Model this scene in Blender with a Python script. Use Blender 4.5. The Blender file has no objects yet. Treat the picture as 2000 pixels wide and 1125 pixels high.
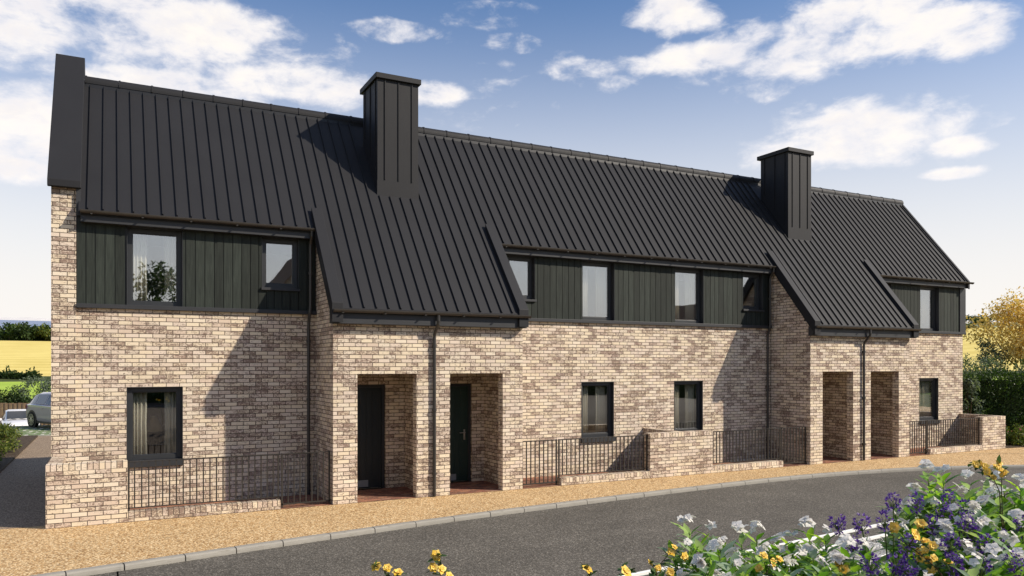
import bpy, math, random
from mathutils import Vector, Matrix
random.seed(7)
R = math.radians
sc = bpy.context.scene
COL = sc.collection

# ------------------------------------------------------------------ helpers
class MB:
    """collects faces in world metres; build() links them as ONE mesh object"""
    def __init__(s): s.v = []; s.f = []; s.uv = {}
    def face(s, pts, uv=None):
        n = len(s.v); s.v += [tuple(p) for p in pts]; s.f.append(tuple(range(n, n+len(pts))))
        if uv: s.uv[len(s.f)-1] = uv
    def box(s, x0, x1, y0, y1, z0, z1):
        n = len(s.v)
        s.v += [(x, y, z) for z in (z0, z1) for y in (y0, y1) for x in (x0, x1)]
        for f in ((0,2,3,1),(4,5,7,6),(0,1,5,4),(2,6,7,3),(0,4,6,2),(1,3,7,5)): s.f.append(tuple(n+i for i in f))
    def prism_x(s, yz, x0, x1):
        n = len(s.v); k = len(yz)
        s.v += [(x0, y, z) for y, z in yz] + [(x1, y, z) for y, z in yz]
        a = sum(yz[i][0]*yz[(i+1)%k][1]-yz[(i+1)%k][0]*yz[i][1] for i in range(k))
        r = list(range(k))
        c0 = [n+i for i in r]; c1 = [n+k+i for i in r]
        if a > 0: s.f.append(tuple(reversed(c0))); s.f.append(tuple(c1))
        else: s.f.append(tuple(c0)); s.f.append(tuple(reversed(c1)))
        for i in r:
            j = (i+1) % k
            q = (n+i, n+j, n+k+j, n+k+i)
            s.f.append(q if a > 0 else tuple(reversed(q)))
    def prism_z(s, xy, z0, z1):
        n = len(s.v); k = len(xy)
        s.v += [(x, y, z0) for x, y in xy] + [(x, y, z1) for x, y in xy]
        a = sum(xy[i][0]*xy[(i+1)%k][1]-xy[(i+1)%k][0]*xy[i][1] for i in range(k))
        r = list(range(k)); c0 = [n+i for i in r]; c1 = [n+k+i for i in r]
        if a > 0: s.f.append(tuple(reversed(c0))); s.f.append(tuple(c1))
        else: s.f.append(tuple(c0)); s.f.append(tuple(reversed(c1)))
        for i in r:
            j = (i+1) % k; q = (n+i, n+j, n+k+j, n+k+i)
            s.f.append(q if a > 0 else tuple(reversed(q)))
    def tube(s, path, r, n=8, cap=True):
        path = [Vector(p) for p in path]; rr = r if isinstance(r, (list, tuple)) else [r]*len(path)
        rings = []; up = None
        for i, p in enumerate(path):
            d = (path[min(i+1, len(path)-1)]-path[max(i-1, 0)]).normalized()
            if up is None: up = Vector((0,0,1)) if abs(d.z) < .9 else Vector((1,0,0))
            a = d.cross(up).normalized(); b = a.cross(d).normalized(); up = b
            k = len(s.v); rings.append(k)
            for j in range(n):
                t = 2*math.pi*j/n; s.v.append(tuple(p+(a*math.cos(t)+b*math.sin(t))*rr[i]))
        for i in range(len(path)-1):
            for j in range(n):
                j2 = (j+1) % n
                s.f.append((rings[i]+j, rings[i]+j2, rings[i+1]+j2, rings[i+1]+j))
        if cap:
            s.f.append(tuple(rings[0]+j for j in reversed(range(n)))); s.f.append(tuple(rings[-1]+j for j in range(n)))
    def lathe(s, c, axis, prof, n=16):
        ax = Vector(axis).normalized(); a = ax.orthogonal().normalized(); b = ax.cross(a)
        c = Vector(c); k = len(s.v)
        for h, r in prof:
            for j in range(n):
                t = 2*math.pi*j/n; s.v.append(tuple(c+ax*h+(a*math.cos(t)+b*math.sin(t))*r))
        for i in range(len(prof)-1):
            for j in range(n):
                j2 = (j+1) % n; s.f.append((k+i*n+j, k+i*n+j2, k+(i+1)*n+j2, k+(i+1)*n+j))
        s.f.append(tuple(k+j for j in reversed(range(n)))); s.f.append(tuple(k+(len(prof)-1)*n+j for j in range(n)))
    def leaf(s, p, d, nrm, L, W, fold=.25, curl=0.0, seg=1):
        """one leaf: base p, direction d, face normal nrm"""
        p = Vector(p); d = Vector(d).normalized(); nrm = Vector(nrm)
        w = d.cross(nrm)
        if w.length < 1e-4: w = d.orthogonal()
        w.normalize(); n = w.cross(d).normalized()
        if seg == 1:
            k = len(s.v); m = p+d*L*.45-n*curl*L*.3
            s.v += [tuple(p), tuple(m+w*W*.5+n*fold*W*.3), tuple(p+d*L-n*curl*L), tuple(m-w*W*.5+n*fold*W*.3)]
            s.f.append((k, k+1, k+2, k+3)); return
        k = len(s.v)
        for i in range(seg+1):
            t = i/seg; q = p+d*L*t*(1-.25*curl*t)-n*curl*L*t*t
            ww = W*.5*(math.sin(math.pi*(t**.8))**.8 if 0 < t < 1 else .04)
            s.v += [tuple(q+w*ww+n*fold*ww), tuple(q), tuple(q-w*ww+n*fold*ww)]
        for i in range(seg):
            a = k+3*i
            s.f += [(a, a+1, a+4, a+3), (a+1, a+2, a+5, a+4)]
    def build(s, name, mat, parent=None, smooth=False, bevel=0, kind=None, center=True):
        me = bpy.data.meshes.new(name); vs = [Vector(v) for v in s.v]
        base = Vector(parent['_w']) if parent is not None else Vector((0,0,0))
        if center and vs:
            lo = Vector([min(v[i] for v in vs) for i in range(3)]); hi = Vector([max(v[i] for v in vs) for i in range(3)])
            c = (lo+hi)/2
            if parent is None: c.z = lo.z
        else: c = Vector(base)
        me.from_pydata([tuple(v-c) for v in vs], [], s.f)
        uvl = me.uv_layers.new(name='UVMap'); dat = [0.0]*(2*len(me.loops))
        for pi, p in enumerate(me.polygons):
            n = p.normal; ax = max(range(3), key=lambda i: abs(n[i])); cu = s.uv.get(pi)
            for q, li in enumerate(p.loop_indices):
                v = vs[me.loops[li].vertex_index]
                if cu: u = cu[q]
                elif ax == 0: u = (v.y, v.z)
                elif ax == 1: u = (v.x, v.z)
                else: u = (v.x, v.y)
                dat[2*li] = u[0]; dat[2*li+1] = u[1]
        uvl.data.foreach_set('uv', dat)
        if smooth: me.polygons.foreach_set('use_smooth', [True]*len(me.polygons))
        me.materials.append(mat); me.update()
        o = bpy.data.objects.new(name, me); COL.objects.link(o)
        o.location = c-base
        o['_w'] = tuple(c)
        if parent is not None: o.parent = parent
        if bevel:
            b = o.modifiers.new('bevel', 'BEVEL'); b.width = bevel; b.segments = 2; b.limit_method = 'ANGLE'
        if kind: o['kind'] = kind
        return o

def thing(name, label, cat, loc, group=None, rz=0):
    o = bpy.data.objects.new(name, None); COL.objects.link(o); o.location = loc; o.rotation_euler = (0,0,rz)
    o.empty_display_size = .2; o['_w'] = tuple(loc); o['label'] = label; o['category'] = cat
    if group: o['group'] = group
    return o
def tag(o, label, cat, group=None):
    o['label'] = label; o['category'] = cat
    if group: o['group'] = group
    return o
def copy_child(src, parent, loc, rot=None, scale=None):
    c = src.copy(); COL.objects.link(c); c.parent = parent; c.location = loc
    if rot is not None: c.rotation_euler = rot
    if scale is not None: c.scale = (scale,)*3
    return c
def copy_tree(root, loc, rz=None):
    r = root.copy(); COL.objects.link(r); r.location = loc
    if rz is not None: r.rotation_euler = (0,0,rz)
    for ch in list(root.children):
        c = ch.copy(); COL.objects.link(c); c.parent = r
        for g in list(ch.children):
            d = g.copy(); COL.objects.link(d); d.parent = c
    return r

# ------------------------------------------------------------------ materials
class NT:
    def __init__(s, name):
        s.m = bpy.data.materials.new(name); s.m.use_nodes = True; s.t = s.m.node_tree; s.n = s.t.nodes; s.l = s.t.links
        s.n.clear(); s.out = s.n.new('ShaderNodeOutputMaterial')
    def add(s, typ, **kw):
        nd = s.n.new(typ)
        for k, v in kw.items(): setattr(nd, k, v)
        return nd
    def link(s, a, b): s.l.new(a, b)
    def val(s, sock, v):
        if hasattr(v, 'is_output') or isinstance(v, bpy.types.NodeSocket): s.l.new(v, sock)
        elif isinstance(v, (tuple, list)) and len(v) == 3 and sock.type == 'RGBA': sock.default_value = (*v, 1)
        else: sock.default_value = v
    def math(s, op, a, b=0.0, c=None, clamp=False):
        nd = s.add('ShaderNodeMath', operation=op, use_clamp=clamp); s.val(nd.inputs[0], a); s.val(nd.inputs[1], b)
        if c is not None: s.val(nd.inputs[2], c)
        return nd.outputs[0]
    def mix(s, f, a, b, blend='MIX'):
        nd = s.add('ShaderNodeMix', data_type='RGBA', blend_type=blend)
        s.val(nd.inputs[0], f); s.val(nd.inputs[6], a); s.val(nd.inputs[7], b); return nd.outputs[2]
    def ramp(s, f, stops, interp='LINEAR'):
        nd = s.add('ShaderNodeValToRGB'); cr = nd.color_ramp; cr.interpolation = interp
        while len(cr.elements) < len(stops): cr.elements.new(.5)
        for e, (p, c) in zip(cr.elements, stops):
            e.position = p; e.color = (*c, 1) if isinstance(c, (tuple, list)) else (c, c, c, 1)
        s.val(nd.inputs[0], f); return nd.outputs[0]
    def smooth(s, x, a, b):
        nd = s.add('ShaderNodeMapRange', interpolation_type='SMOOTHSTEP'); s.val(nd.inputs[0], x)
        nd.inputs[1].default_value = a; nd.inputs[2].default_value = b; return nd.outputs[0]
    def noise(s, vec, scale, detail=3, rough=.55, dist=0):
        nd = s.add('ShaderNodeTexNoise'); nd.inputs['Scale'].default_value = scale; nd.inputs['Detail'].default_value = detail
        nd.inputs['Roughness'].default_value = rough; nd.inputs['Distortion'].default_value = dist
        if vec is not None: s.link(vec, nd.inputs['Vector'])
        return nd.outputs['Fac']
    def coord(s, kind='Object', scale=None):
        c = s.add('ShaderNodeTexCoord').outputs[kind]
        if scale:
            mp = s.add('ShaderNodeMapping'); mp.inputs['Scale'].default_value = scale; s.link(c, mp.inputs['Vector']); c = mp.outputs[0]
        return c
    def pos(s, scale=None):
        c = s.add('ShaderNodeNewGeometry').outputs['Position']
        if scale:
            mp = s.add('ShaderNodeMapping'); mp.inputs['Scale'].default_value = scale; s.link(c, mp.inputs['Vector']); c = mp.outputs[0]
        return c
    def bump(s, h, strength=.3, dist=.01):
        nd = s.add('ShaderNodeBump'); nd.inputs['Strength'].default_value = strength; nd.inputs['Distance'].default_value = dist
        s.link(h, nd.inputs['Height']); return nd.outputs[0]
    def bsdf(s, col, rough=.8, spec=.3, metal=0, normal=None, coat=0):
        b = s.add('ShaderNodeBsdfPrincipled'); s.val(b.inputs['Base Color'], col); s.val(b.inputs['Roughness'], rough)
        b.inputs['Specular IOR Level'].default_value = spec; b.inputs['Metallic'].default_value = metal
        b.inputs['Coat Weight'].default_value = coat
        if normal is not None: s.link(normal, b.inputs['Normal'])
        return b.outputs[0]
    def done(s, shader): s.link(shader, s.out.inputs['Surface']); return s.m

def m_plain(name, col, rough=.6, spec=.3, metal=0, var=.12, scale=8, coat=0, bump=0):
    t = NT(name); n = t.noise(t.pos(), scale, 4, .6)
    k = t.math('MULTIPLY_ADD', n, var*2, 1-var)
    c = t.mix(1.0, col, k, 'MULTIPLY')
    nr = t.bump(t.noise(t.pos(), 120, 3), bump, .002) if bump else None
    return t.done(t.bsdf(c, t.math('MULTIPLY_ADD', n, .15, rough-.07), spec, metal, nr, coat))

def m_brick(name, bw=.225, rh=.075, offset=.5, red=False):
    t = NT(name); uv = t.coord('UV')
    def bt(mortar):
        b = t.add('ShaderNodeTexBrick'); t.link(uv, b.inputs['Vector'])
        b.offset = offset; b.squash = 1
        b.inputs['Color1'].default_value = (0,0,0,1); b.inputs['Color2'].default_value = (1,1,1,1); b.inputs['Mortar'].default_value = (.5,.5,.5,1)
        b.inputs['Scale'].default_value = 1; b.inputs['Mortar Size'].default_value = mortar; b.inputs['Mortar Smooth'].default_value = .25
        b.inputs['Bias'].default_value = 0; b.inputs['Brick Width'].default_value = bw; b.inputs['Row Height'].default_value = rh
        return b
    b = bt(.0068); b2 = bt(.0); rnd = b2.outputs['Color']; mort = b.outputs['Fac']
    wn = t.add('ShaderNodeTexWhiteNoise', noise_dimensions='3D'); t.link(rnd, wn.inputs['Vector']); rnd2 = wn.outputs['Value']
    P = t.pos()
    base = t.ramp(rnd, [(0,(.67,.56,.415)),(.2,(.69,.595,.47)),(.38,(.62,.515,.41)),(.54,(.69,.585,.435)),(.68,(.645,.54,.44)),(.84,(.585,.47,.37)),(.93,(.665,.56,.415))], 'CONSTANT') if not red else \
           t.ramp(rnd, [(0,(.30,.13,.08)),(.3,(.36,.17,.10)),(.6,(.24,.10,.07)),(.8,(.33,.19,.13)),(1,(.27,.13,.09))], 'CONSTANT')
    # dark fired blotches: fine noise inside a brick, gathered in clusters of bricks
    mp = t.add('ShaderNodeMapping'); mp.inputs['Scale'].default_value = (1,1,1.9); t.link(P, mp.inputs['Vector'])
    fine = t.noise(mp.outputs[0], 19, 6, .74, 1.2)
    clus = t.noise(P, 1.5, 4, .7)
    amt = t.math('ADD', t.math('MULTIPLY', clus, .40), t.math('MULTIPLY', rnd2, .19))
    bl = t.smooth(t.math('ADD', fine, amt), .80, .895)
    dark = t.mix(rnd2, (.075,.05,.04), (.15,.095,.075)) if not red else (.10,.055,.04)
    c = t.mix(t.math('MULTIPLY', bl, .84), base, dark)
    brown = t.smooth(t.math('ADD', t.math('MULTIPLY', clus, 1.0), t.math('MULTIPLY', rnd2, .5)), .70, .92)
    c = t.mix(t.math('MULTIPLY', brown, .14 if not red else .2), c, (.36,.255,.20) if not red else (.2,.1,.07))
    g = t.noise(P, 210, 3, .7)
    c = t.mix(1.0, c, t.math('MULTIPLY_ADD', g, .9, .55), 'MULTIPLY')
    c = t.mix(1.0, c, t.math('MULTIPLY_ADD', t.noise(t.pos((.5,.5,1)), .8, 4, .6), .36, .82), 'MULTIPLY')
    c = t.mix(mort, c, (.085,.066,.052) if not red else (.14,.10,.08))
    h = t.math('SUBTRACT', t.math('MULTIPLY', fine, .25), t.math('MULTIPLY', mort, 1.0))
    return t.done(t.bsdf(c, .9, .15, 0, t.bump(h, .6, .008)))

def m_metal_roof():
    t = NT('black_sheet_metal'); P = t.pos()
    n = t.noise(P, 1.3, 3); n2 = t.noise(t.pos((6, 1, 1)), 2.0, 3)
    c = t.mix(1.0, (.0185,.0185,.0205), t.math('MULTIPLY_ADD', n, .3, .85), 'MULTIPLY')
    return t.done(t.bsdf(c, t.math('MULTIPLY_ADD', n2, .14, .52), .22, 0, t.bump(n2, .05, .01)))
def m_boards():
    t = NT('charred_timber'); u = t.add('ShaderNodeNewGeometry').outputs['Random Per Island']
    P = t.pos()
    off = t.add('ShaderNodeVectorMath', operation='MULTIPLY_ADD'); t.link(P, off.inputs[0]); off.inputs[1].default_value = (26,26,1.3)
    cb = t.add('ShaderNodeCombineXYZ'); t.link(t.math('MULTIPLY', u, 90), cb.inputs[2]); t.link(cb.outputs[0], off.inputs[2])
    g = t.noise(off.outputs[0], 1.6, 5, .65, .8)
    c = t.ramp(g, [(.25,(.009,.011,.0095)),(.5,(.020,.025,.0205)),(.8,(.038,.046,.038))])
    c = t.mix(1.0, c, t.math('MULTIPLY_ADD', u, .7, .65), 'MULTIPLY')
    return t.done(t.bsdf(c, .72, .25, 0, t.bump(g, .35, .006)))
def m_speckle(name, stops, scale, rough=.92, big=.12, bump=.5, bd=.006, bigscale=.6, vec=None):
    t = NT(name); P = t.pos()
    v = t.add('ShaderNodeTexVoronoi'); t.link(P, v.inputs['Vector']); v.inputs['Scale'].default_value = scale
    wn = t.add('ShaderNodeTexWhiteNoise', noise_dimensions='3D'); t.link(v.outputs['Position'], wn.inputs['Vector'])
    c = t.ramp(wn.outputs['Value'], stops)
    edge = t.smooth(v.outputs['Distance'], .42, .75)
    c = t.mix(t.math('MULTIPLY', edge, .55), c, tuple(.35*x for x in stops[0][1]))
    n = t.noise(P, bigscale, 5, .62); n3 = t.noise(P, 5, 3)
    c = t.mix(1.0, c, t.math('ADD', t.math('MULTIPLY_ADD', n, big*2, 1-big), t.math('MULTIPLY_ADD', n3, .16, -.08)), 'MULTIPLY')
    return t.done(t.bsdf(c, rough, .2, 0, t.bump(t.math('MULTIPLY', v.outputs['Distance'], -1), bump, bd)))
def m_leaf(name, cols, rough=.5, trans=.35, spec=.25, tcol=None):
    t = NT(name); u = t.add('ShaderNodeNewGeometry').outputs['Random Per Island']
    k = len(cols); c = t.ramp(u, [(i/max(1,k-1), cc) for i, cc in enumerate(cols)])
    n = t.noise(t.pos(), 3.0, 2)
    c = t.mix(1.0, c, t.math('MULTIPLY_ADD', n, .7, .65), 'MULTIPLY')
    p = t.bsdf(c, rough, spec)
    tr = t.add('ShaderNodeBsdfTranslucent'); t.link(t.mix(1.0, c, tcol or (1.25,1.35,.6), 'MULTIPLY'), tr.inputs['Color'])
    ms = t.add('ShaderNodeMixShader'); ms.inputs[0].default_value = trans; t.link(p, ms.inputs[1]); t.link(tr.outputs[0], ms.inputs[2])
    return t.done(ms.outputs[0])
def m_glass():
    t = NT('window_glass'); fr = t.add('ShaderNodeLayerWeight'); fr.inputs['Blend'].default_value = .5
    n = t.noise(t.pos((1,1,.6)), 1.7, 1)
    f = t.math('MULTIPLY_ADD', t.math('POWER', fr.outputs['Facing'], 3.5), .75, .25, clamp=True)
    tr = t.add('ShaderNodeBsdfTransparent'); tr.inputs[0].default_value = (.93,.95,.94,1)
    gl = t.add('ShaderNodeBsdfGlossy'); gl.inputs['Roughness'].default_value = .008; gl.inputs['Color'].default_value = (.93,.96,1,1)
    t.link(t.bump(n, .06, .02), gl.inputs['Normal'])
    ms = t.add('ShaderNodeMixShader'); t.link(f, ms.inputs[0]); t.link(tr.outputs[0], ms.inputs[1]); t.link(gl.outputs[0], ms.inputs[2])
    return t.done(ms.outputs[0])
def m_field(name, a, b, stripe=.9, scale=.02):
    t = NT(name); P = t.pos()
    n = t.noise(t.pos((1,.35,1)), scale*6, 5, .6); w = t.add('ShaderNodeTexWave', wave_type='BANDS', bands_direction='Y')
    w.inputs['Scale'].default_value = stripe*.045; w.inputs['Distortion'].default_value = 2.5; w.inputs['Detail'].default_value = 3; w.inputs['Detail Scale'].default_value = .4
    t.link(P, w.inputs['Vector'])
    f = t.math('ADD', t.math('MULTIPLY', n, .75), t.math('MULTIPLY', w.outputs['Fac'], .28))
    c = t.ramp(f, [(.25, a), (.75, b)])
    g = t.noise(P, 9, 3); c = t.mix(1.0, c, t.math('MULTIPLY_ADD', g, .4, .8), 'MULTIPLY')
    return t.done(t.bsdf(c, .95, .05))
def m_pavegrass():
    t = NT('grass_paving'); P = t.coord('UV'); b = t.add('ShaderNodeTexBrick'); t.link(P, b.inputs['Vector'])
    b.inputs['Color1'].default_value = (.10,.17,.04,1); b.inputs['Color2'].default_value = (.14,.2,.06,1); b.inputs['Mortar'].default_value = (.55,.53,.46,1)
    b.inputs['Scale'].default_value = 1; b.inputs['Brick Width'].default_value = .5; b.inputs['Row Height'].default_value = .45; b.inputs['Mortar Size'].default_value = .06
    n = t.noise(P, 3.5, 4, .7)
    c = t.mix(t.smooth(n, .42, .62), b.outputs['Color'], (.07,.12,.035))
    return t.done(t.bsdf(c, .9, .1))
def m_kerb():
    t = NT('kerb_concrete'); P = t.pos()
    n = t.noise(P, 3, 4); g = t.noise(P, 160, 2); st = t.noise(t.pos((1,1,9)), 6, 3)
    c = t.mix(n, (.24,.225,.195), (.34,.32,.28)); c = t.mix(1.0, c, t.math('MULTIPLY_ADD', g, .35, .82), 'MULTIPLY')
    c = t.mix(t.smooth(st, .55, .75), c, (.20,.185,.155))
    return t.done(t.bsdf(c, .85, .2, 0, t.bump(g, .2, .003)))
def m_asphalt(name, k=1.0):
    t = NT(name); P = t.pos()
    v = t.add('ShaderNodeTexVoronoi'); t.link(P, v.inputs['Vector']); v.inputs['Scale'].default_value = 58
    wn = t.add('ShaderNodeTexWhiteNoise', noise_dimensions='3D'); t.link(v.outputs['Position'], wn.inputs['Vector'])
    c = t.ramp(wn.outputs['Value'], [(0,(.062*k,.056*k,.047*k)),(.55,(.094*k,.086*k,.072*k)),(.82,(.13*k,.118*k,.10*k)),(.97,(.22*k,.20*k,.17*k))])
    n = t.noise(P, .45, 6, .65); n2 = t.noise(t.pos((.35,1.6,1)), .8, 4)
    c = t.mix(1.0, c, t.math('ADD', t.math('MULTIPLY_ADD', n, .9, .38), t.math('MULTIPLY', n2, .36)), 'MULTIPLY')
    return t.done(t.bsdf(c, .85, .25, 0, t.bump(v.outputs['Distance'], .6, .006)))

BRICK = m_brick('buff_brick'); ROWLOCK = m_brick('rowlock_brick', .085, .112, 0.0); SOLDIER = m_brick('header_brick', .1075, .112, 0.0)
PAVER = m_brick('red_paver', .2, .1, .5, True)
METAL = m_metal_roof(); TRIM = m_plain('dark_grey_aluminium', (.030,.031,.034), .5, .35, 0, .12, 3)
FRAME = m_plain('window_frame_grey', (.026,.028,.031), .42, .4, 0, .1, 5)
BOARD = m_boards(); GLASS = m_glass()
PIPE = m_plain('black_coated_pipe', (.040,.037,.034), .35, .5, .15, .2, 9)
GUTTER = m_plain('bronze_black_gutter', (.050,.043,.036), .35, .5, .2, .2, 6)
IRON = m_plain('painted_railing_iron', (.030,.026,.022), .5, .4, .05, .25, 12)
DOOR = m_plain('dark_green_door_paint', (.014,.019,.022), .4, .4, 0, .15, 6)
DOOR2 = m_plain('bottle_green_door_paint', (.012,.030,.025), .4, .4, 0, .15, 6); STEEL = m_plain('brushed_steel', (.55,.55,.53), .3, .5, .9, .08, 20)
LINING = m_plain('plaster', (.66,.63,.58), .9, .1, 0, .08, 2)
CURTAIN = m_plain('cream_curtain_cloth', (.74,.67,.55), .9, .1, 0, .08, 14)
SHADE = m_plain('parchment_lampshade', (.72,.48,.22), .8, .1, 0, .1, 20)
WOOD = m_plain('dark_wood', (.10,.055,.03), .5, .3, 0, .3, 10)
KERB = m_kerb(); ROAD = m_asphalt('asphalt'); LANE = m_speckle('lane_hoggin', [(0,(.18,.13,.085)),(.5,(.29,.215,.15)),(.85,(.37,.285,.20)),(1,(.46,.37,.27))], 48, .95, .1)
GRAVEL = m_speckle('resin_gravel', [(0,(.27,.145,.055)),(.3,(.52,.325,.145)),(.62,(.66,.45,.225)),(.9,(.80,.62,.37))], 46, .92, .17)
SOIL = m_speckle('garden_soil', [(0,(.04,.028,.018)),(.5,(.075,.052,.034)),(1,(.12,.09,.06))], 30)
GRASS = m_field('rough_grass', (.05,.065,.025), (.095,.11,.045), 2, .1)
WHEAT = m_field('ripe_crop', (.57,.45,.13), (.73,.60,.21)); MEADOW = m_field('bright_meadow', (.28,.40,.06), (.36,.48,.08))
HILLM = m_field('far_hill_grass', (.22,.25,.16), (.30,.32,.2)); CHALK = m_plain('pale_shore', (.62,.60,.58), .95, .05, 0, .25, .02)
SEA = m_plain('hazy_sea_blue', (.20,.25,.36), .5, .3, 0, .1, .01)
FENCE = m_plain('weathered_fence_wood', (.30,.20,.12), .85, .15, 0, .35, 9)
WHITEPAINT = m_plain('white_painted_metal', (.80,.79,.76), .4, .35, 0, .06, 10)
BARK = m_plain('bark', (.10,.075,.055), .9, .1, 0, .35, 12); STEM = m_plain('green_stem', (.10,.15,.035), .6, .25, 0, .2, 10)
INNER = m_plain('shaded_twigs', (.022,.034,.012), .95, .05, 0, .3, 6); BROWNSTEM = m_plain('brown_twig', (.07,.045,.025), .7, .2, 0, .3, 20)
L_DARK = m_leaf('dark_leaf', [(.018,.036,.012),(.035,.062,.018),(.06,.095,.028)])
L_HEDGE = m_leaf('hedge_leaf', [(.020,.042,.010),(.035,.07,.016),(.075,.12,.03)], .4)
L_GREY = m_leaf('grey_green_leaf', [(.070,.10,.065),(.12,.155,.105),(.20,.235,.17)], .6)
L_GOLD = m_leaf('golden_leaf', [(.62,.42,.10),(.74,.54,.16),(.82,.66,.28),(.50,.37,.09)], .6, .4, .15, (1.1,1.05,.6))
L_VERGE = m_leaf('verge_leaf', [(.04,.07,.014),(.09,.13,.024),(.22,.23,.04)])
L_FRESH = m_leaf('fresh_broad_leaf', [(.09,.22,.03),(.24,.44,.05),(.42,.58,.09),(.36,.45,.34),(.08,.20,.04),(.28,.42,.10)], .38, .45, .3)
L_DULL = m_leaf('matt_broad_leaf', [(.035,.075,.025),(.055,.105,.03),(.08,.13,.035)], .5, .25)
P_WHITE = m_leaf('white_petal', [(.80,.77,.72),(.86,.83,.77),(.74,.72,.70)], .6, .35, .15, (1,1,1))
P_YEL = m_leaf('yellow_petal', [(.90,.64,.10),(.92,.72,.22),(.84,.54,.05)], .5, .25, .2, (1,.85,.4))
P_PURP = m_leaf('violet_petal', [(.085,.03,.24),(.13,.05,.33),(.17,.08,.38),(.10,.035,.28),(.50,.42,.60)], .5, .3, .2, (1,.7,1.2))
P_PINK = m_leaf('pink_petal', [(.45,.06,.15),(.55,.15,.28),(.35,.05,.14)], .5, .3, .2, (1.1,.7,.8))
FUR = m_leaf('white_fleece', [(.80,.79,.76),(.70,.69,.66)], .9, .2, .05, (1,1,1))
RUBBER = m_plain('tyre_rubber', (.018,.018,.018), .8, .2); BLACKP = m_plain('black_plastic', (.015,.015,.016), .4, .35)
CARWHITE = m_plain('white_car_paint', (.80,.78,.755), .25, .5, 0, .03, 2, 1.0); CARGREY = m_plain('silver_grey_car_paint', (.40,.355,.375), .4, .35, 0, .04, 2, 1.0)
CARGLASS = m_plain('tinted_car_glass', (.018,.021,.024), .06, .6, 0, .1, 2, .6); LAMPG = m_plain('clear_headlamp', (.30,.31,.33), .12, .6, .3, .1, 30, 1)
SLATE = m_plain('brown_roof_tile', (.19,.115,.07), .85, .15, 0, .2, 3); PLATE = m_plain('number_plate', (.75,.75,.72), .5)

# ------------------------------------------------------------------ camera
S_, C_ = .46211655, .88681920
F_, V0 = 1502.97, 714.2
CAM = Vector((0, -14.118, 2.57))
cd = bpy.data.cameras.new('camera'); cam = bpy.data.objects.new('camera', cd); COL.objects.link(cam)
cam.location = CAM; cam.rotation_euler = (R(90), 0, -math.atan2(S_, C_))
cd.sensor_width = 36; cd.lens = 36*F_/2000; cd.shift_y = (V0-562.5)/2000; cd.clip_end = 20000; cd.clip_start = .05
sc.camera = cam
def ray(u, v):
    a = (u-1000)/F_; return Vector((S_+a*C_, C_-a*S_, (V0-v)/F_))
def Pt(u, v, t): return CAM+ray(u, v)*t

# ------------------------------------------------------------------ sun and sky
SUN = Vector((.646, -.506, .571)).normalized()
sl = bpy.data.lights.new('sun', 'SUN'); so = bpy.data.objects.new('sun', sl); COL.objects.link(so)
sl.energy = 5.0; sl.angle = R(.9); sl.color = (1.0, .895, .75)
so.rotation_euler = (-SUN).to_track_quat('-Z', 'Y').to_euler(); so.location = (20, -20, 30)
w = bpy.data.worlds.new('World'); sc.world = w; w.use_nodes = True
t = NT.__new__(NT); t.t = w.node_tree; t.n = t.t.nodes; t.l = t.t.links; t.n.clear()
t.out = t.add('ShaderNodeOutputWorld')
sky = t.add('ShaderNodeTexSky', sky_type='NISHITA'); sky.sun_disc = False
sky.sun_elevation = math.asin(SUN.z); sky.sun_rotation = math.atan2(SUN.x, SUN.y)
sky.air_density = 1.0; sky.dust_density = .6; sky.ozone_density = 1.6
D_ = t.add('ShaderNodeTexCoord').outputs['Generated']
sp = t.add('ShaderNodeSeparateXYZ'); t.link(D_, sp.inputs[0])
az = t.math('ARCTAN2', sp.outputs[0], sp.outputs[1]); el = t.math('ARCSINE', sp.outputs[2])
cb = t.add('ShaderNodeCombineXYZ'); t.link(az, cb.inputs[0]); t.link(el, cb.inputs[1]); AE = cb.outputs[0]
def ae(u, v):
    d = ray(u, v).normalized(); return math.atan2(d.x, d.y), math.asin(d.z)
clouds = [(120,15,470,120),(410,50,190,62),(40,240,150,100),(40,330,80,30),(330,165,240,38),(560,165,180,42),(850,180,70,26),
          (1300,20,70,40),(1400,108,170,32),(1560,85,190,70),(1720,70,210,62),(1890,55,90,60),
          (1690,265,200,72),(1540,300,110,34),(1860,285,70,22),(1850,340,70,12),(1660,35,180,46),(1330,40,90,30)]
acc = None
for (u, v, du, dv) in clouds:
    a0, e0 = ae(u, v); a1, _ = ae(u+du, v); _, e1 = ae(u, v-dv)
    s1 = t.add('ShaderNodeVectorMath', operation='SUBTRACT'); t.link(AE, s1.inputs[0]); s1.inputs[1].default_value = (a0, e0, 0)
    s2 = t.add('ShaderNodeVectorMath', operation='MULTIPLY'); t.link(s1.outputs[0], s2.inputs[0]); s2.inputs[1].default_value = (1/(a1-a0), 1/(e1-e0), 0)
    s3 = t.add('ShaderNodeVectorMath', operation='LENGTH'); t.link(s2.outputs[0], s3.inputs[0])
    m = t.math('SUBTRACT', 1.0, s3.outputs['Value'])
    acc = m if acc is None else t.math('SMOOTH_MAX', acc, m, .25)
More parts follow.
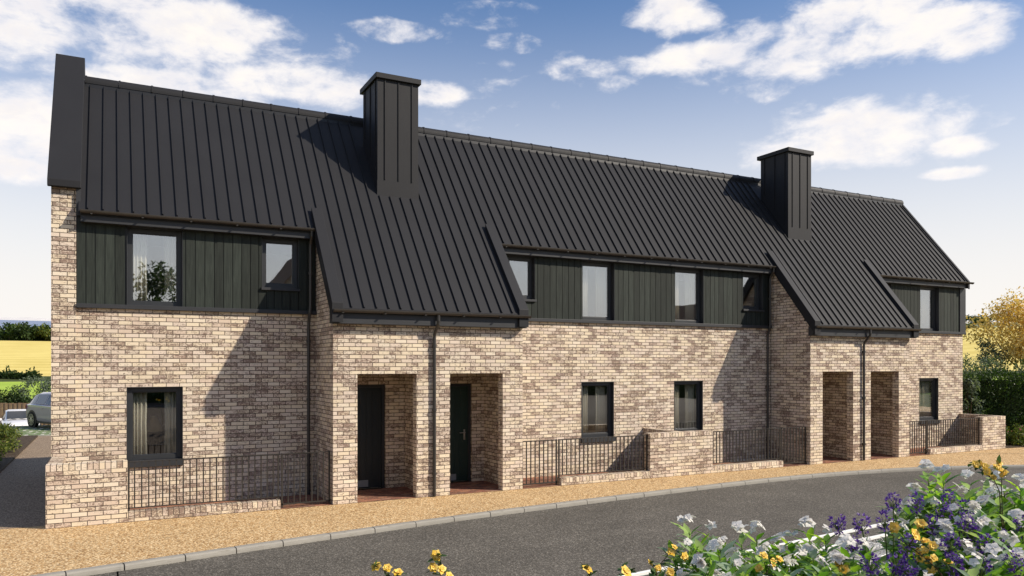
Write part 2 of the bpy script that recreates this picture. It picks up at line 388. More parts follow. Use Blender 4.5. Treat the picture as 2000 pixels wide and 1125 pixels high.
for (u, v, du, dv) in [(1005,85,60,26),(955,28,130,32),(1140,140,70,30),(1180,166,60,22),(925,172,90,26),(650,95,60,24),(1930,235,60,20),(1480,175,80,30),(770,60,90,26)]:
    a0, e0 = ae(u, v); a1, _ = ae(u+du, v); _, e1 = ae(u, v-dv)
    s1 = t.add('ShaderNodeVectorMath', operation='SUBTRACT'); t.link(AE, s1.inputs[0]); s1.inputs[1].default_value = (a0, e0, 0)
    s2 = t.add('ShaderNodeVectorMath', operation='MULTIPLY'); t.link(s1.outputs[0], s2.inputs[0]); s2.inputs[1].default_value = (1/(a1-a0), 1/(e1-e0), 0)
    s3 = t.add('ShaderNodeVectorMath', operation='LENGTH'); t.link(s2.outputs[0], s3.inputs[0])
    acc = t.math('SMOOTH_MAX', acc, t.math('MINIMUM', t.math('SUBTRACT', .75, s3.outputs['Value']), -.06), .12)
mp = t.add('ShaderNodeMapping'); mp.inputs['Scale'].default_value = (1, 1.9, 1); t.link(AE, mp.inputs['Vector'])
fb = t.math('ADD', t.math('MULTIPLY', t.noise(mp.outputs[0], 8, 8, .6, .3), .66), t.math('MULTIPLY', t.noise(mp.outputs[0], 27, 6, .62, .3), .34))
mp2 = t.add('ShaderNodeMapping'); mp2.inputs['Scale'].default_value = (1, 1.9, 1); mp2.inputs['Location'].default_value = (.012, .03, 0); t.link(AE, mp2.inputs['Vector'])
fb2 = t.noise(mp2.outputs[0], 9, 6, .6, .35)
# away from the listed clouds a thin scatter of others
wide = t.math('MULTIPLY_ADD', t.noise(AE, 2.2, 3), 1.6, -1.25)
over = t.math('MULTIPLY_ADD', t.smooth(el, .50, .80), .95, -1.0)   # unseen cloud cover added overhead to whiten the ambient fill
lay = t.math('MAXIMUM', t.math('MAXIMUM', acc, over), t.math('MINIMUM', wide, .0))
dens_in = t.math('ADD', t.math('MULTIPLY', t.math('MINIMUM', lay, .42), .78), t.math('MULTIPLY', fb, 2.3))
dens = t.smooth(dens_in, 1.0, 1.52)
lit = t.smooth(t.math('SUBTRACT', fb, fb2), -.16, .14)
thick = t.smooth(dens_in, 1.2, 1.85)
K = 8.9
ccol = t.mix(lit, (.84*K,.795*K,.80*K), (1.03*K,.965*K,.88*K)); ccol = t.mix(thick, (.90*K,.88*K,.90*K), ccol)
el_pos = t.math('MAXIMUM', el, 0.0)
haze = t.math('SUBTRACT', 1.0, t.smooth(el_pos, .03, .50)); haze = t.math('POWER', haze, 1.12)
skyc = t.mix(1.0, sky.outputs[0], (.76,.96,1.18), 'MULTIPLY')
base = t.mix(haze, skyc, (.905*K,.868*K,.83*K))
fin = t.mix(t.math('MULTIPLY', dens, .93), base, ccol)
bg = t.add('ShaderNodeBackground'); t.link(fin, bg.inputs[0]); bg.inputs[1].default_value = .1
t.link(bg.outputs[0], t.out.inputs[0])
vs = sc.view_settings; vs.view_transform = 'Standard'; vs.look = 'None'; vs.exposure = .28; vs.gamma = 1
try: sc.cycles.use_denoising = True; sc.cycles.max_bounces = 8; sc.cycles.transparent_max_bounces = 12
except Exception: pass

# ------------------------------------------------------------------ land
def sm(x, a, b):
    k = min(1, max(0, (x-a)/(b-a))); return k*k*(3-2*k)
PROF = [(0,0),(38.6,0),(47,-1.32),(54,-1.30),(64,.05),(90,1.05),(96,1.45),(200,6.4),(330,11.6),(380,12.6),(520,12.0),(1400,14)]
PROF2 = [(0,0),(45,0),(64,.25),(90,1.6),(96,2.0),(200,9.2),(330,16.2),(372,18.3),(520,28),(700,29),(1400,30)]
def pl(p, r):
    for (a, b), (c, d) in zip(p, p[1:]):
        if r <= c: return b+(d-b)*(r-a)/(c-a)
    return p[-1][1]
def ground_z(x, y):
    r = math.hypot(x, y+14.1); k = sm(-x, -3, 1.5)
    z = k*pl(PROF, r)+(1-k)*pl(PROF2, r)
    return z*sm(y, -12, 6)
def ring(name, r0, r1, nr, mat, zoff=0, a0=-180, a1=180, na=240):
    mb = MB(); g = []
    for i in range(nr+1):
        r = r0+(r1-r0)*(i/nr)
        for j in range(na+1):
            a = R(a0+(a1-a0)*j/na); x = r*math.sin(a); y = -14.1+r*math.cos(a)
            z = ground_z(x, y)+zoff
            inside = sm(x, -12, -9)*(1-sm(x, 48, 52))*(1-sm(y, 34, 36))*sm(y, -40, -30)
            if r < 62: z -= .16*inside*(1 if y < 17.5 or x > 1 else .35)
            mb.v.append((x, y, z))
    for i in range(nr):
        for j in range(na):
            k = i*(na+1)+j; mb.f.append((k, k+na+1, k+na+2, k+1))
    return mb.build(name, mat, smooth=True, kind='structure', center=False)
ring('ground', .01, 66, 44, GRASS); ring('meadow', 66, 89, 8, MEADOW); ring('field_margin', 89, 96, 3, GRASS)
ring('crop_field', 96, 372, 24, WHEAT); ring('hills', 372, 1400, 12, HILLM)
mb = MB()                                             # sea, tilted up with distance haze put into its blue, and the far shore
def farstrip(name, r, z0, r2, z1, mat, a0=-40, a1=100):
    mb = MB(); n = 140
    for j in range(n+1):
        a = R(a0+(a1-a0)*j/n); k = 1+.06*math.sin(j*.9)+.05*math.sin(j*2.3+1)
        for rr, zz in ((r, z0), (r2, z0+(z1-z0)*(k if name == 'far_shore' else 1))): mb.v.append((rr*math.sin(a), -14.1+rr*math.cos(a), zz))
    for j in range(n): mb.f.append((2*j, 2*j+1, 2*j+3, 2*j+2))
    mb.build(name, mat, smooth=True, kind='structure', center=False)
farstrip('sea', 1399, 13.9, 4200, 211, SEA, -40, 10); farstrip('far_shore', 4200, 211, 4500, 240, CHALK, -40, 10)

KP = [(-9,-4.66),(-.83,-3.04),(.22,-2.84),(2.13,-2.48),(4.09,-2.13),(6.04,-1.85),(8.05,-1.625),(10.08,-1.43),(12.17,-1.27),(13.6,-1.2),(14.9,-1.2),(16.38,-1.31),(17.88,-1.53),(19.3,-1.9),(20.69,-2.4),(22.4,-3.2),(24.2,-4.3),(26,-5.8),(27.4,-7.4),(28.5,-9.2),(29.2,-11.2),(29.5,-14),(29.5,-20)]
def catmull(P, step=.08):
    out = []
    for i in range(len(P)-1):
        p0 = Vector(P[max(i-1,0)]); p1 = Vector(P[i]); p2 = Vector(P[i+1]); p3 = Vector(P[min(i+2,len(P)-1)])
        n = max(2, int((p2-p1).length/step))
        for k in range(n):
            u = k/n
            out.append(.5*((2*p1)+(p2-p0)*u+(2*p0-5*p1+4*p2-p3)*u*u+(3*p1-p0-3*p2+p3)*u**3))
    out.append(Vector(P[-1])); return out
KC = catmull(KP)
# kerb: bull-nosed stones with open joints
mb = MB(); acc_l = 0; seg = []; stones = []
for a, b in zip(KC, KC[1:]):
    seg.append(a); acc_l += (b-a).length
    if acc_l > .675: seg.append(b); stones.append(seg); seg = []; acc_l = 0
prof = [(0,-.3),(0,0.002),(.02,.004),(.095,.003),(.115,-.003),(.128,-.02),(.132,-.05),(.134,-.3)]
for st in stones:
    d = (st[-1]-st[0]).normalized(); nrm = Vector((d.y, -d.x)); pts = [st[0]+d*.008]+st[1:-1:3]+[st[-1]-d*.008]
    k = len(mb.v); m = len(prof); jz = random.uniform(-.002,.002); jn = random.uniform(-.0025,.0025)
    for q in pts:
        for o, z in prof: mb.v.append((q.x+nrm.x*(o+jn), q.y+nrm.y*(o+jn), z+jz))
    for i in range(len(pts)-1):
        for j in range(m-1): mb.f.append((k+i*m+j, k+i*m+j+1, k+(i+1)*m+j+1, k+(i+1)*m+j))
    mb.f.append(tuple(k+j for j in range(m))); mb.f.append(tuple(k+(len(pts)-1)*m+j for j in reversed(range(m))))
mb.build('kerb', KERB, kind='structure')
# footway
mb = MB(); up = sorted([q for q in KC if q.x < 29.3]+[Vector((-.93, -3.06)), Vector((-.929, -3.06)), Vector((24.6,-4.56)), Vector((24.601,-4.56))], key=lambda q: q.x)
for a, b in zip(up, up[1:]):
    def top(q): return .30 if q.x < -.93 else (1.40 if q.x < 24.6 else 1.40-(min(q.x, 29)-24.6)*.55)
    def lim(q): return max(q.y+.001, top(q))
    mb.face([(a.x,a.y,0),(b.x,b.y,0),(b.x,lim(b),0),(a.x,lim(a),0)])
mb.face([(29.3,-20,0),(45,-20,0),(45,-1.4,0),(29.3,-1.4,0)])
mb.build('footway', GRAVEL, kind='structure')
mb = MB(); d0 = Vector((21.4,.02)); d1 = Vector((30,-4.3)); nn = (d1-d0).normalized(); nn = Vector((nn.y,-nn.x))*.012
mb.face([(d0.x-nn.x,d0.y-nn.y,.004),(d0.x+nn.x,d0.y+nn.y,.004),(d1.x+nn.x,d1.y+nn.y,.004),(d1.x-nn.x,d1.y-nn.y,.004)]); mb.build('footway_joint', BLACKP, kind='structure')
# road
mb = MB()
for a, b in zip(KC, KC[1:]):
    mb.face([(a.x,-26,-.075),(b.x,-26,-.075),(b.x,b.y+.02,-.075),(a.x,a.y+.02,-.075)]) if b.x > a.x+1e-5 else None
mb.face([(-60,-26,-.075),(-9,-26,-.075),(-9,-4.64,-.075),(-60,-14,-.075)])
mb.build('road', ROAD, kind='structure')
# lane beside the gable, its edging and the grass paving
mb = MB(); mb.box(-2.35,-.93,.30,18.6,-.2,.003); mb.box(-.93,-.6,1.7,18.6,-.2,.003); mb.build('lane', LANE, kind='structure')
mb = MB(); mb.box(-9,3,18.6,18.75,-.2,.03); mb.build('lane_edging', KERB, kind='structure')
mb = MB()
for i in range(12):
    for j in range(14):
        x0 = -11+i*1.5; y0 = 18.75+j*.5; q = [(x0,y0),(x0+1.5,y0),(x0+1.5,y0+.5),(x0,y0+.5)]
        mb.face([(x, y, ground_z(x, y)+.03) for x, y in q])
mb.build('grass_paving', m_pavegrass(), kind='structure')
mb = MB(); mb.box(-9,-2.35,.30,18.6,-.2,.05); mb.build('planting_verge', SOIL, kind='structure')
# house opposite side: front garden bank in which the camera stands
mb = MB(); nx = 40; ny = 26
for i in range(nx+1):
    for j in range(ny+1):
        x = -14+46*i/nx; y = -8.2-22*j/ny
        dd = math.hypot(x, y+14.1); z = -.07+.58*sm(-y, 8.2, 10.4)+.05*math.sin(x*2.1+y)*math.sin(y*1.7)
        mb.v.append((x, y, z))
for i in range(nx):
    for j in range(ny):
        k = i*(ny+1)+j; mb.f.append((k, k+ny+1, k+ny+2, k+1))
mb.f = [tuple(reversed(f)) for f in mb.f]
mb.build('garden_bank', SOIL, smooth=True, kind='structure')
# red pavers of the little forecourts and porches
mb = MB()
for x0, x1 in ((.24,3.635),(7.605,16.055),(20.07,24.42)): mb.face([(x0,.0,.006),(x1,.0,.006),(x1,1.35,.006),(x0,1.35,.006)])
for c in (5.62, 18.06): mb.face([(c-1.985,.002,.007),(c+1.985,.002,.007),(c+1.985,1.41,.007),(c-1.985,1.41,.007)])
mb.build('brick_paving', PAVER, kind='structure')

# ------------------------------------------------------------------ the terrace
D = 1.35; SL = 1.2414; Z0 = 3.873
def rz_(y): return Z0+SL*y
RY = 3.56; RZ = rz_(RY); XL = -.50; XR = 24.57
P1, P2 = 5.62, 18.06
house = thing('brick_terrace', 'long buff brick terrace with black standing seam roof and two tall chimneys', 'building', (11.8, 1.35, 0))
def wall_open(mb, x0, x1, z0, z1, y0, y1, ops):
    """wall slab with rectangular openings (x0,x1,z0,z1): faces only, reveals included"""
    xs = sorted({x0, x1, *[o[0] for o in ops], *[o[1] for o in ops]}); zs = sorted({z0, z1, *[o[2] for o in ops], *[o[3] for o in ops]})
    hole = lambda x, z: any(o[0] < x < o[1] and o[2] < z < o[3] for o in ops)
    for a, b in zip(xs, xs[1:]):
        for c, d in zip(zs, zs[1:]):
            if hole((a+b)/2, (c+d)/2): continue
            mb.face([(a,y0,c),(b,y0,c),(b,y0,d),(a,y0,d)]); mb.face([(b,y1,c),(a,y1,c),(a,y1,d),(b,y1,d)])
    for (a, b, c, d) in ops:
        mb.face([(a,y0,c),(a,y0,d),(a,y1,d),(a,y1,c)]); mb.face([(b,y0,d),(b,y0,c),(b,y1,c),(b,y1,d)])
        if c > z0: mb.face([(a,y0,c),(a,y1,c),(b,y1,c),(b,y0,c)])
        mb.face([(a,y0,d),(b,y0,d),(b,y1,d),(a,y1,d)])
    mb.face([(x0,y0,z0),(x0,y0,z1),(x0,y1,z1),(x0,y1,z0)]); mb.face([(x1,y0,z1),(x1,y0,z0),(x1,y1,z0),(x1,y1,z1)])
    mb.face([(x0,y0,z1),(x1,y0,z1),(x1,y1,z1),(x0,y1,z1)])
BIG = [(.247,1.182),(9.918,10.858),(12.712,13.664),(22.43,23.38)]
SMALL = [(2.585,3.30),(7.944,8.646),(15.02,15.75),(20.36,21.075)]
GB, GT = .735, 2.185
# brick walls
mb = MB()
for (x0, x1, ops) in ((-.539, 3.635, [BIG[0]]), (7.605, 16.055, BIG[1:3]), (20.07, 24.636, [BIG[3]])):
    wall_open(mb, x0, x1, -.15, 3.60, D, D+.3, [(a, b, GB, GT) for a, b in ops])
mb.build('wall', BRICK, house)
mb = MB()                                              # gable wall at the lane and the far gable
mb.prism_x([(1.315,-.15),(7.25,-.15),(7.25,rz_(2*RY-7.25)+.25),(RY,RZ+.3),(1.315,rz_(1.315)+.25)], -.916, -.5392)
mb.build('gable_wall', BRICK, house)
mb = MB(); mb.prism_x([(1.66,-.15),(7.0,-.15),(7.0,rz_(2*RY-7.0)-.12),(RY,RZ-.12),(1.66,rz_(1.66)-.12)], 24.336, 24.634)
mb.build('gable_wall', BRICK, house)
mb = MB(); mb.box(-.538, 24.335, 7.0, 7.24, -.15, 3.6); mb.build('rear_wall', BRICK, house)
for P in (P1, P2):
    mb = MB()
    wall_open(mb, P-1.985, P+1.985, -.15, 3.73, 0, .2, [(P-1.528, P-.351, -.15, 2.416), (P+.35, P+1.523, -.15, 2.416)])
    for s in (-1, 1):
        xs = sorted((P+s*1.985, P+s*1.77))
        mb.prism_x([(.2,-.15),(1.655,-.15),(1.655,rz_(1.655)-.11),(.2,rz_(.2)-.11)], *xs)
    mb.box(P-.09, P+.09, .2, 1.41, -.15, 2.6)
    for dx0, dx1 in ((-1.47,-.512),(.52,1.473)):        # rear of the recess with its doorway
        s = -1 if dx0 < 0 else 1
        xa, xb = sorted((P+s*1.77, P+s*.09))
        wall_open(mb, xa, xb, -.15, 2.6, 1.41, 1.6, [(P+dx0, P+dx1, -.15, 2.175)])
    mb.build('porch_wall', BRICK, house)
    mb = MB(); mb.box(P-1.77, P+1.77, .2, 1.62, 2.60, 2.66); mb.build('porch_ceiling', LINING, house)
# rooms behind the windows
mb = MB()
mb.box(-.53, 24.33, 4.7, 4.8, 0, 5.3); mb.box(-.53, 24.33, 1.66, 4.7, 2.62, 2.86); mb.box(-.53, 24.33, 1.66, 4.7, 5.22, 5.3); mb.box(-.53,24.33,1.66,4.7,-.02,.02)
for x in (P1, 11.84, P2): mb.box(x-.1, x+.1, 1.66, 4.7, .02, 2.62); mb.box(x-.1, x+.1, 1.66, 4.7, 2.86, 5.22)
mb.build('inner_wall', LINING, house)
# timber cladding
UZ0, UZ1 = 3.66, 5.10
SEGS = ((-.535, 3.63), (7.61, 16.05), (20.075, 24.62))
mb = MB(); holes = [(a, b, UZ0, 5.075) for a, b in BIG]+[(a, b, 4.055, 5.075) for a, b in SMALL]
for x0, x1 in SEGS:
    x = x0; mb = MB()
    while x < x1-.02:
        if mb.f and any(h[0] < x+.08 < h[1] for h in holes if h[2] == UZ0): mb.build('timber_cladding', BOARD, house); mb = MB()
        w_ = .155+.012*math.sin(x*37); e = min(x+w_, x1)
        cuts = [h for h in holes if h[0] < e and h[1] > x]
        spans = [(x+.006, e-.006, UZ0, UZ1)]
        for h in cuts:
            ns = []
            for (a, b, c, d) in spans:
                l = (a, min(b, h[0]), c, d); r = (max(a, h[1]), b, c, d)
                if l[1]-l[0] > .015: ns.append(l)
                if r[1]-r[0] > .015: ns.append(r)
                if h[2] > c+.02: ns.append((max(a,h[0]), min(b,h[1]), c, h[2]))
            spans = ns
        dy = random.uniform(0, .004)
        for (a, b, c, d) in spans: mb.box(a, b, 1.322-dy, 1.352, c, d)
        x = e
    mb.build('timber_cladding', BOARD, house)
mb = MB()                                              # black sheathing behind the board gaps
for x0, x1 in SEGS: wall_open(mb, x0, x1, 3.605, 5.26, 1.3525, 1.62, [h for h in holes if x0 < h[0] < x1])
mb.build('sheathing', BLACKP, house)
mb = MB()
for x0, x1 in ((-.536, 3.632), (7.608, 16.052), (20.072, 24.70)): mb.box(x0, x1, 1.275, 1.352, 3.585, 3.66)
mb.build('cladding_sill', TRIM, house, bevel=.004)
mb = MB(); mb.box(24.40, 24.70, 1.285, 1.3522, 3.662, 5.07); mb.box(24.637, 24.70, 1.3522, 1.70, 3.585, 5.07); mb.build('corner_trim', TRIM, house, bevel=.004)
# roof
EY = 1.13
mb = MB()
def slab(x0, x1, ya, yb, th=.085): mb.prism_x([(ya,rz_(ya)-th),(yb,rz_(yb)-th),(yb,rz_(yb)),(ya,rz_(ya))], x0, x1)
slab(XL, XR, EY, RY)
PX = ((P1-2.06, P1+2.0), (P2-2.06, P2+2.07))
PX = ((3.56, 7.625), (15.995, 20.13))
for a, b in PX: slab(a, b, -.2, EY-.0015)
mb.prism_x([(RY+.001,RZ-.085),(7.35,rz_(2*RY-7.35)-.085),(7.35,rz_(2*RY-7.35)),(RY+.001,RZ)], XL, XR)
cosl = 1/math.hypot(1, SL); sinl = SL*cosl
CH = ((5.09, 6.022), (17.36, 18.30))
def rib(x, ya, yb, h=.034, w=.009):
    mb.prism_x([(ya,rz_(ya)-.004),(yb,rz_(yb)-.004),(yb-h*sinl,rz_(yb)+h*cosl),(ya-h*sinl,rz_(ya)+h*cosl)], x-w, x+w)
n = 0
while True:
    x = -.361+.2383*n; n += 1
    if x > XR-.08: break
    ya = EY+.01; pr = [p for p in PX if p[0]+.22 < x < p[1]-.23]; ed = [p for p in PX if p[0] <= x <= p[1]]
    if pr: ya = -.19
    elif ed: ya = 1.42
    ch = [c for c in CH if c[0]-.01 < x < c[1]+.01]
    if ch: rib(x, ya, 1.90)
    else: rib(x, ya, RY-.07)
mb.build('roof', METAL, house)
mb = MB()                                              # raised verges of the two porch roofs and of the far gable
for a, b in PX:
    for x0, x1 in ((a, a+.20), (b-.21, b)):
        mb = MB(); mb.prism_x([(-.225,rz_(-.225)-.23),(1.12,rz_(1.12)-.23),(1.40,rz_(1.40)+.0),(1.40,rz_(1.40)+.13),(-.225,rz_(-.225)+.13)], x0-.004, x1+.004)
        mb.build('roof_verge', METAL, house, bevel=.006)
mb = MB(); mb.prism_x([(EY-.03,rz_(EY-.03)-.2),(RY,RZ-.2),(RY,RZ+.06),(EY-.03,rz_(EY-.03)+.06)], XR-.04, XR+.05)
mb.build('roof_verge', METAL, house, bevel=.006)
mb = MB(); x = -.46; k = 0                            # ridge capping in short lengths
while x < XR-.05:
    e = min(x+.60, XR+.03); prof = []
    for (xa, xb, rr) in ((x, x+.035, .128), (x+.035, e-.002, .118)):
        arc = [(RY+rr*1.1*math.cos(R(a)), RZ-.035+rr*1.1*math.sin(R(a))) for a in range(0, 181, 12)]
        mb.prism_x(arc+[(RY-rr*1.1, RZ-.075), (RY-.05, RZ-.055), (RY+.05, RZ-.055), (RY+rr*1.1, RZ-.075)], xa, xb)
    x = e
mb.build('ridge_cap', METAL, house)
mb = MB(); mb.prism_x([(RY-.125, RZ-.17), (RY-.118, RZ-.07), (RY+.118, RZ-.07), (RY+.125, RZ-.17)], XL, XR); mb.build('ridge_shade_strip', BLACKP, house)  # black strip added as the shade gap under the ridge cap
mb = MB()                                              # coping on the lane gable
o1, o2 = .45, .02
mb.prism_x([(1.195,5.655),(1.30,5.655),(1.30,rz_(1.30)+.30),(RY,RZ+.27),(7.3,rz_(2*RY-7.3)+.27),(7.3,rz_(2*RY-7.3)+o1),(RY+.03,RZ+o1),(RY-.03,RZ+o1),(1.195,rz_(1.195)+o1-.03)], -.968, -.463)
mb.build('gable_coping', METAL, house, bevel=.008)
mb = MB(); mb.prism_x([(1.26,rz_(1.26)-.25),(RY,RZ-.1),(7.25,rz_(2*RY-7.25)-.1),(7.25,rz_(2*RY-7.25)+.28),(RY,RZ+.29),(1.26,rz_(1.26)+.29)], -.5388, -.47); mb.build('coping_upstand', TRIM, house)
# fascias
mb = MB()
for x0, x1 in ((-.468, 3.556), (7.63, 15.99), (20.135, 24.63)): mb.box(x0, x1, 1.165, 1.352, 5.072, 5.28)
mb.build('fascia', TRIM, house, bevel=.004)
for a, b in PX: mb = MB(); mb.box(a+.005, b-.005, -.165, -.002, 3.345, 3.585); mb.build('porch_fascia', TRIM, house, bevel=.004)
# gutters
def gutter(x0, x1, y, z):
    mb = MB(); r = .055; prof = [(y+r*math.cos(R(a)), z+r*math.sin(R(a))) for a in range(180, 361, 20)]
    prof += [(y+r-.008, z+.004)]+[(y+(r-.009)*math.cos(R(a)), z+(r-.009)*math.sin(R(a))) for a in range(350, 189, -20)]+[(y-r+.008, z+.004)]
    mb.prism_x(prof, x0, x1)
    x = x0+.15
    while x < x1: mb.box(x, x+.03, y-.062, y+.09, z-.068, z-.050); x += .8
    for xx in (x0, x1): mb.prism_x([(y+.058*math.cos(R(a)), z+.058*math.sin(R(a))) for a in range(180, 361, 20)], xx-.006, xx+.006)
    return mb.build('gutter', GUTTER, house)
for x0, x1 in ((-.465, 3.585), (7.60, 16.02), (20.10, 24.77)): gutter(x0, x1, 1.105, 5.262)
for a, b in PX: gutter(a+.02, b+.03, -.235, 3.597)
# downpipes
for x in (3.50, 15.94):
    mb = MB(); mb.tube([(x,1.105,5.22),(x,1.11,5.12),(x,1.225,4.98),(x,1.235,4.9),(x,1.235,3.75),(x-.01,1.235,3.62),(x-.02,1.30,3.42),(x-.02,1.305,3.3),(x-.02,1.305,0.01)], .030, 10)
    for z in (4.4, 3.05, 1.9, .6): mb.tube([(x-(.02 if z < 3.5 else 0), 1.235 if z > 3.5 else 1.305, z-.025), (x-(.02 if z < 3.5 else 0), 1.235 if z > 3.5 else 1.305, z+.025)], .042, 10)
    mb.build('downpipe', PIPE, house, smooth=False)
for x in (5.63, 18.09):
    mb = MB(); mb.tube([(x,-.235,3.55),(x,-.235,3.44),(x,-.225,3.38),(x-.01,-.06,3.19),(x-.01,-.045,3.12),(x-.01,-.045,.01)], .032, 10)
    for z in (2.95, 1.7, .45): mb.tube([(x-.01,-.045,z-.025),(x-.01,-.045,z+.025)], .045, 10); mb.box(x-.03,x+.01,-.045,-.001,z-.015,z+.015)
    mb.build('downpipe', PIPE, house)
# chimneys
for (x0, x1) in CH:
    y0, y1, zt = 1.92, 2.98, 8.765
    mb = MB(); mb.prism_z([(x0,y0),(x1,y0),(x1,y1),(x0,y1)], 6.0, zt)
    w_ = x1-x0; dp = y1-y0
    for f in (.18, .51, .84): mb.box(x0+w_*f-.009, x0+w_*f+.009, y0-.02, y0+.001, rz_(y0)+.34, zt-.002)
    for f in (.12, .48, .86):
        y = y0+dp*f; mb.box(x0-.02, x0+.001, y-.009, y+.009, rz_(y)+.30, zt-.002); mb.box(x1-.001, x1+.02, y-.009, y+.009, rz_(y)+.30, zt-.002)
    mb.box(x0-.008, x1+.008, y0-.008, y0+.001, 6.0, rz_(y0)+.31)
    ch = mb.build('chimney', METAL, house)
    mb = MB(); mb.box(x0-.05, x1+.05, y0-.06, y1+.11, zt, zt+.115); mb.build('chimney_cap', METAL, ch, bevel=.008)
# windows
def window(x0, x1, z0, z1, ground=False, sill_out=True):
    mb = MB(); ya, yb = (D-.004 if ground else 1.318), D+.085; w_ = .075
    t_ = .012                                          # reveal lining
    zb = z0+.12 if ground else (z0+.065 if sill_out else z0)
    mb.box(x0+.002, x0+t_, ya, yb, zb, z1-.002); mb.box(x1-t_, x1-.002, ya, yb, zb, z1-.002); mb.box(x0+t_, x1-t_, ya, yb, z1-t_, z1-.002)
    yc = D+.15
    mb.box(x0+.002, x0+w_+.015, yb, yc, zb, z1-.002); mb.box(x1-w_-.015, x1-.002, yb, yc, zb, z1-.002)
    mb.box(x0+w_+.015, x1-w_-.015, yb, yc, z1-w_-.012, z1-.002); mb.box(x0+w_+.015, x1-w_-.015, yb, yc, zb, zb+w_)
    # inner sash bead
    g = w_+.015; mb.box(x0+g, x0+g+.018, yb+.02, yc, zb+w_, z1-w_-.012); mb.box(x1-g-.018, x1-g, yb+.02, yc, zb+w_, z1-w_-.012)
    mb.box(x0+g+.018, x1-g-.018, yb+.02, yc, z1-w_-.03, z1-w_-.012); mb.box(x0+g+.018, x1-g-.018, yb+.02, yc, zb+w_, zb+w_+.018)
    fr = mb.build('window', FRAME, house, bevel=.003)
    g += .016
    mb = MB(); mb.box(x0+g, x1-g, yb+.035, yb+.047, zb+w_+.016, z1-w_-.028); mb.build('pane', GLASS, fr)
    if ground or sill_out:
        mb = MB(); p = .055 if ground else .05
        hs = .118 if ground else .063; mb.prism_x([((D if ground else 1.318)-p, z0), (yb, z0), (yb, z0+hs), ((D if ground else 1.318)-p, z0+hs-.013)], x0-.012, x1+.012)
        mb.build('sill', TRIM, fr, bevel=.003)
for a, b in BIG: window(a, b, GB, GT, True); window(a, b, UZ0+.002, 5.072, False, False)
for a, b in SMALL: window(a, b, 4.035, 5.072, False, True)
# doors
for P in (P1, P2):
    for dx0, dx1 in ((-1.47,-.512),(.52,1.473)):
        a, b = P+dx0, P+dx1
        mb = MB(); mb.box(a+.065, b-.065, 1.50, 1.545, .02, 2.11)
        for i in range(1, 6): x = a+.065+(b-a-.13)*i/6; mb.box(x-.05, x+.05, 1.488, 1.5, .14, 2.04)
        dr = mb.build('door', DOOR2 if (P == P1 and dx0 > 0) else DOOR, house, bevel=.003)
        if P == P1 and dx0 > 0: dr['label'] = 'dark bottle green front door'
        mb = MB(); mb.box(a+.002, a+.063, 1.47, 1.56, .0, 2.172); mb.box(b-.063, b-.002, 1.47, 1.56, .0, 2.172); mb.box(a+.063, b-.063, 1.47, 1.56, 2.112, 2.172); mb.build('door_frame', FRAME, dr, bevel=.003)
        mb = MB(); hx = b-.155 if dx0 > 0 else a+.155; hs = -.13 if dx0 > 0 else .13
        mb.box(hx-.018, hx+.018, 1.478, 1.4875, .93, 1.16); mb.tube([(hx,1.485,1.09),(hx,1.435,1.09)], .012, 8); mb.tube([(hx,1.437,1.09),(hx+hs,1.437,1.09)], .011, 8); mb.lathe((hx,1.4785,.985),(0,-1,0),[(0,.013),(.006,.013),(.008,.01)],10)
        mb.build('handle', STEEL, dr)
        mb = MB(); mb.box(a+.33, a+.60, 1.478, 1.487, .05, .19); mb.box(a+.35, a+.58, 1.474, 1.4785, .075, .165); mb.build('vent_plate', m_plain('vent_plate_grey', (.20,.21,.215), .5), dr)

# ------------------------------------------------------------------ curtains, lamp, bookcase
def curtain(x0, x1, z0, z1, y, label):
    mb = MB(); n = 48; k = len(mb.v); L = x1-x0
    for i in range(n+1):
        x = x0+L*i/n; ph = x*2*math.pi/.065+1.2*math.sin(x*17)
        for z in (z1, (z0+z1)/2, z0):
            fl = 1.0 if z == z1 else 1.25
            mb.v.append((x+(x-(x0+x1)/2)*(-.10 if z == (z0+z1)/2 else 0), y+.022*fl*math.sin(ph+.3*(z1-z)), z))
    for i in range(n):
        for j in range(2): a = k+3*i+j; mb.f.append((a, a+1, a+4, a+3))
    o = mb.build('curtain', CURTAIN, smooth=True)
    s = o.modifiers.new('cloth', 'SOLIDIFY'); s.thickness = .003
    tag(o, label, 'curtain', 'curtains in the windows')
names = ['window by the lane gable', 'window left of the brick block', 'window right of the brick block', 'window at the far right']
for i, (a, b) in enumerate(BIG):
    for up_ in (0, 1):
        z0, z1 = ((3.72, 4.98) if up_ else (.84, 2.12)); w_ = b-a; fl = 'upper' if up_ else 'ground floor'
        yy = D+.27
        lw = (.31, .34, .34, .40)[i]; rw = (.26, .33, .33, .40)[i]
        curtain(a+.06, a+.06+w_*lw, z0, z1, yy, f'cream left hand curtain in the {fl} {names[i]}')
        curtain(b-.06-w_*rw, b-.06, z0, z1, yy, f'cream right hand curtain in the {fl} {names[i]}')
lamp = thing('table_lamp', 'table lamp with conical parchment shade inside the ground floor window by the lane gable', 'lamp', (.735, 2.35, .80))
mb = MB(); mb.lathe((.735,2.35,1.30),(0,0,1),[(0,.17),(.005,.17),(.29,.055),(.295,.05)],20); mb.build('lamp_shade', SHADE, lamp, smooth=True)
mb = MB(); mb.lathe((.735,2.35,.80),(0,0,1),[(0,.08),(.02,.08),(.05,.03),(.15,.06),(.3,.05),(.4,.015),(.52,.012)],16); mb.build('lamp_base', WOOD, lamp, smooth=True)
tb = thing('side_table', 'dark side table carrying the lamp behind the ground floor window', 'table', (.735, 2.35, .02))
mb = MB(); mb.box(.3,1.15,2.05,2.65,.76,.80); mb.build('table_top', WOOD, tb)
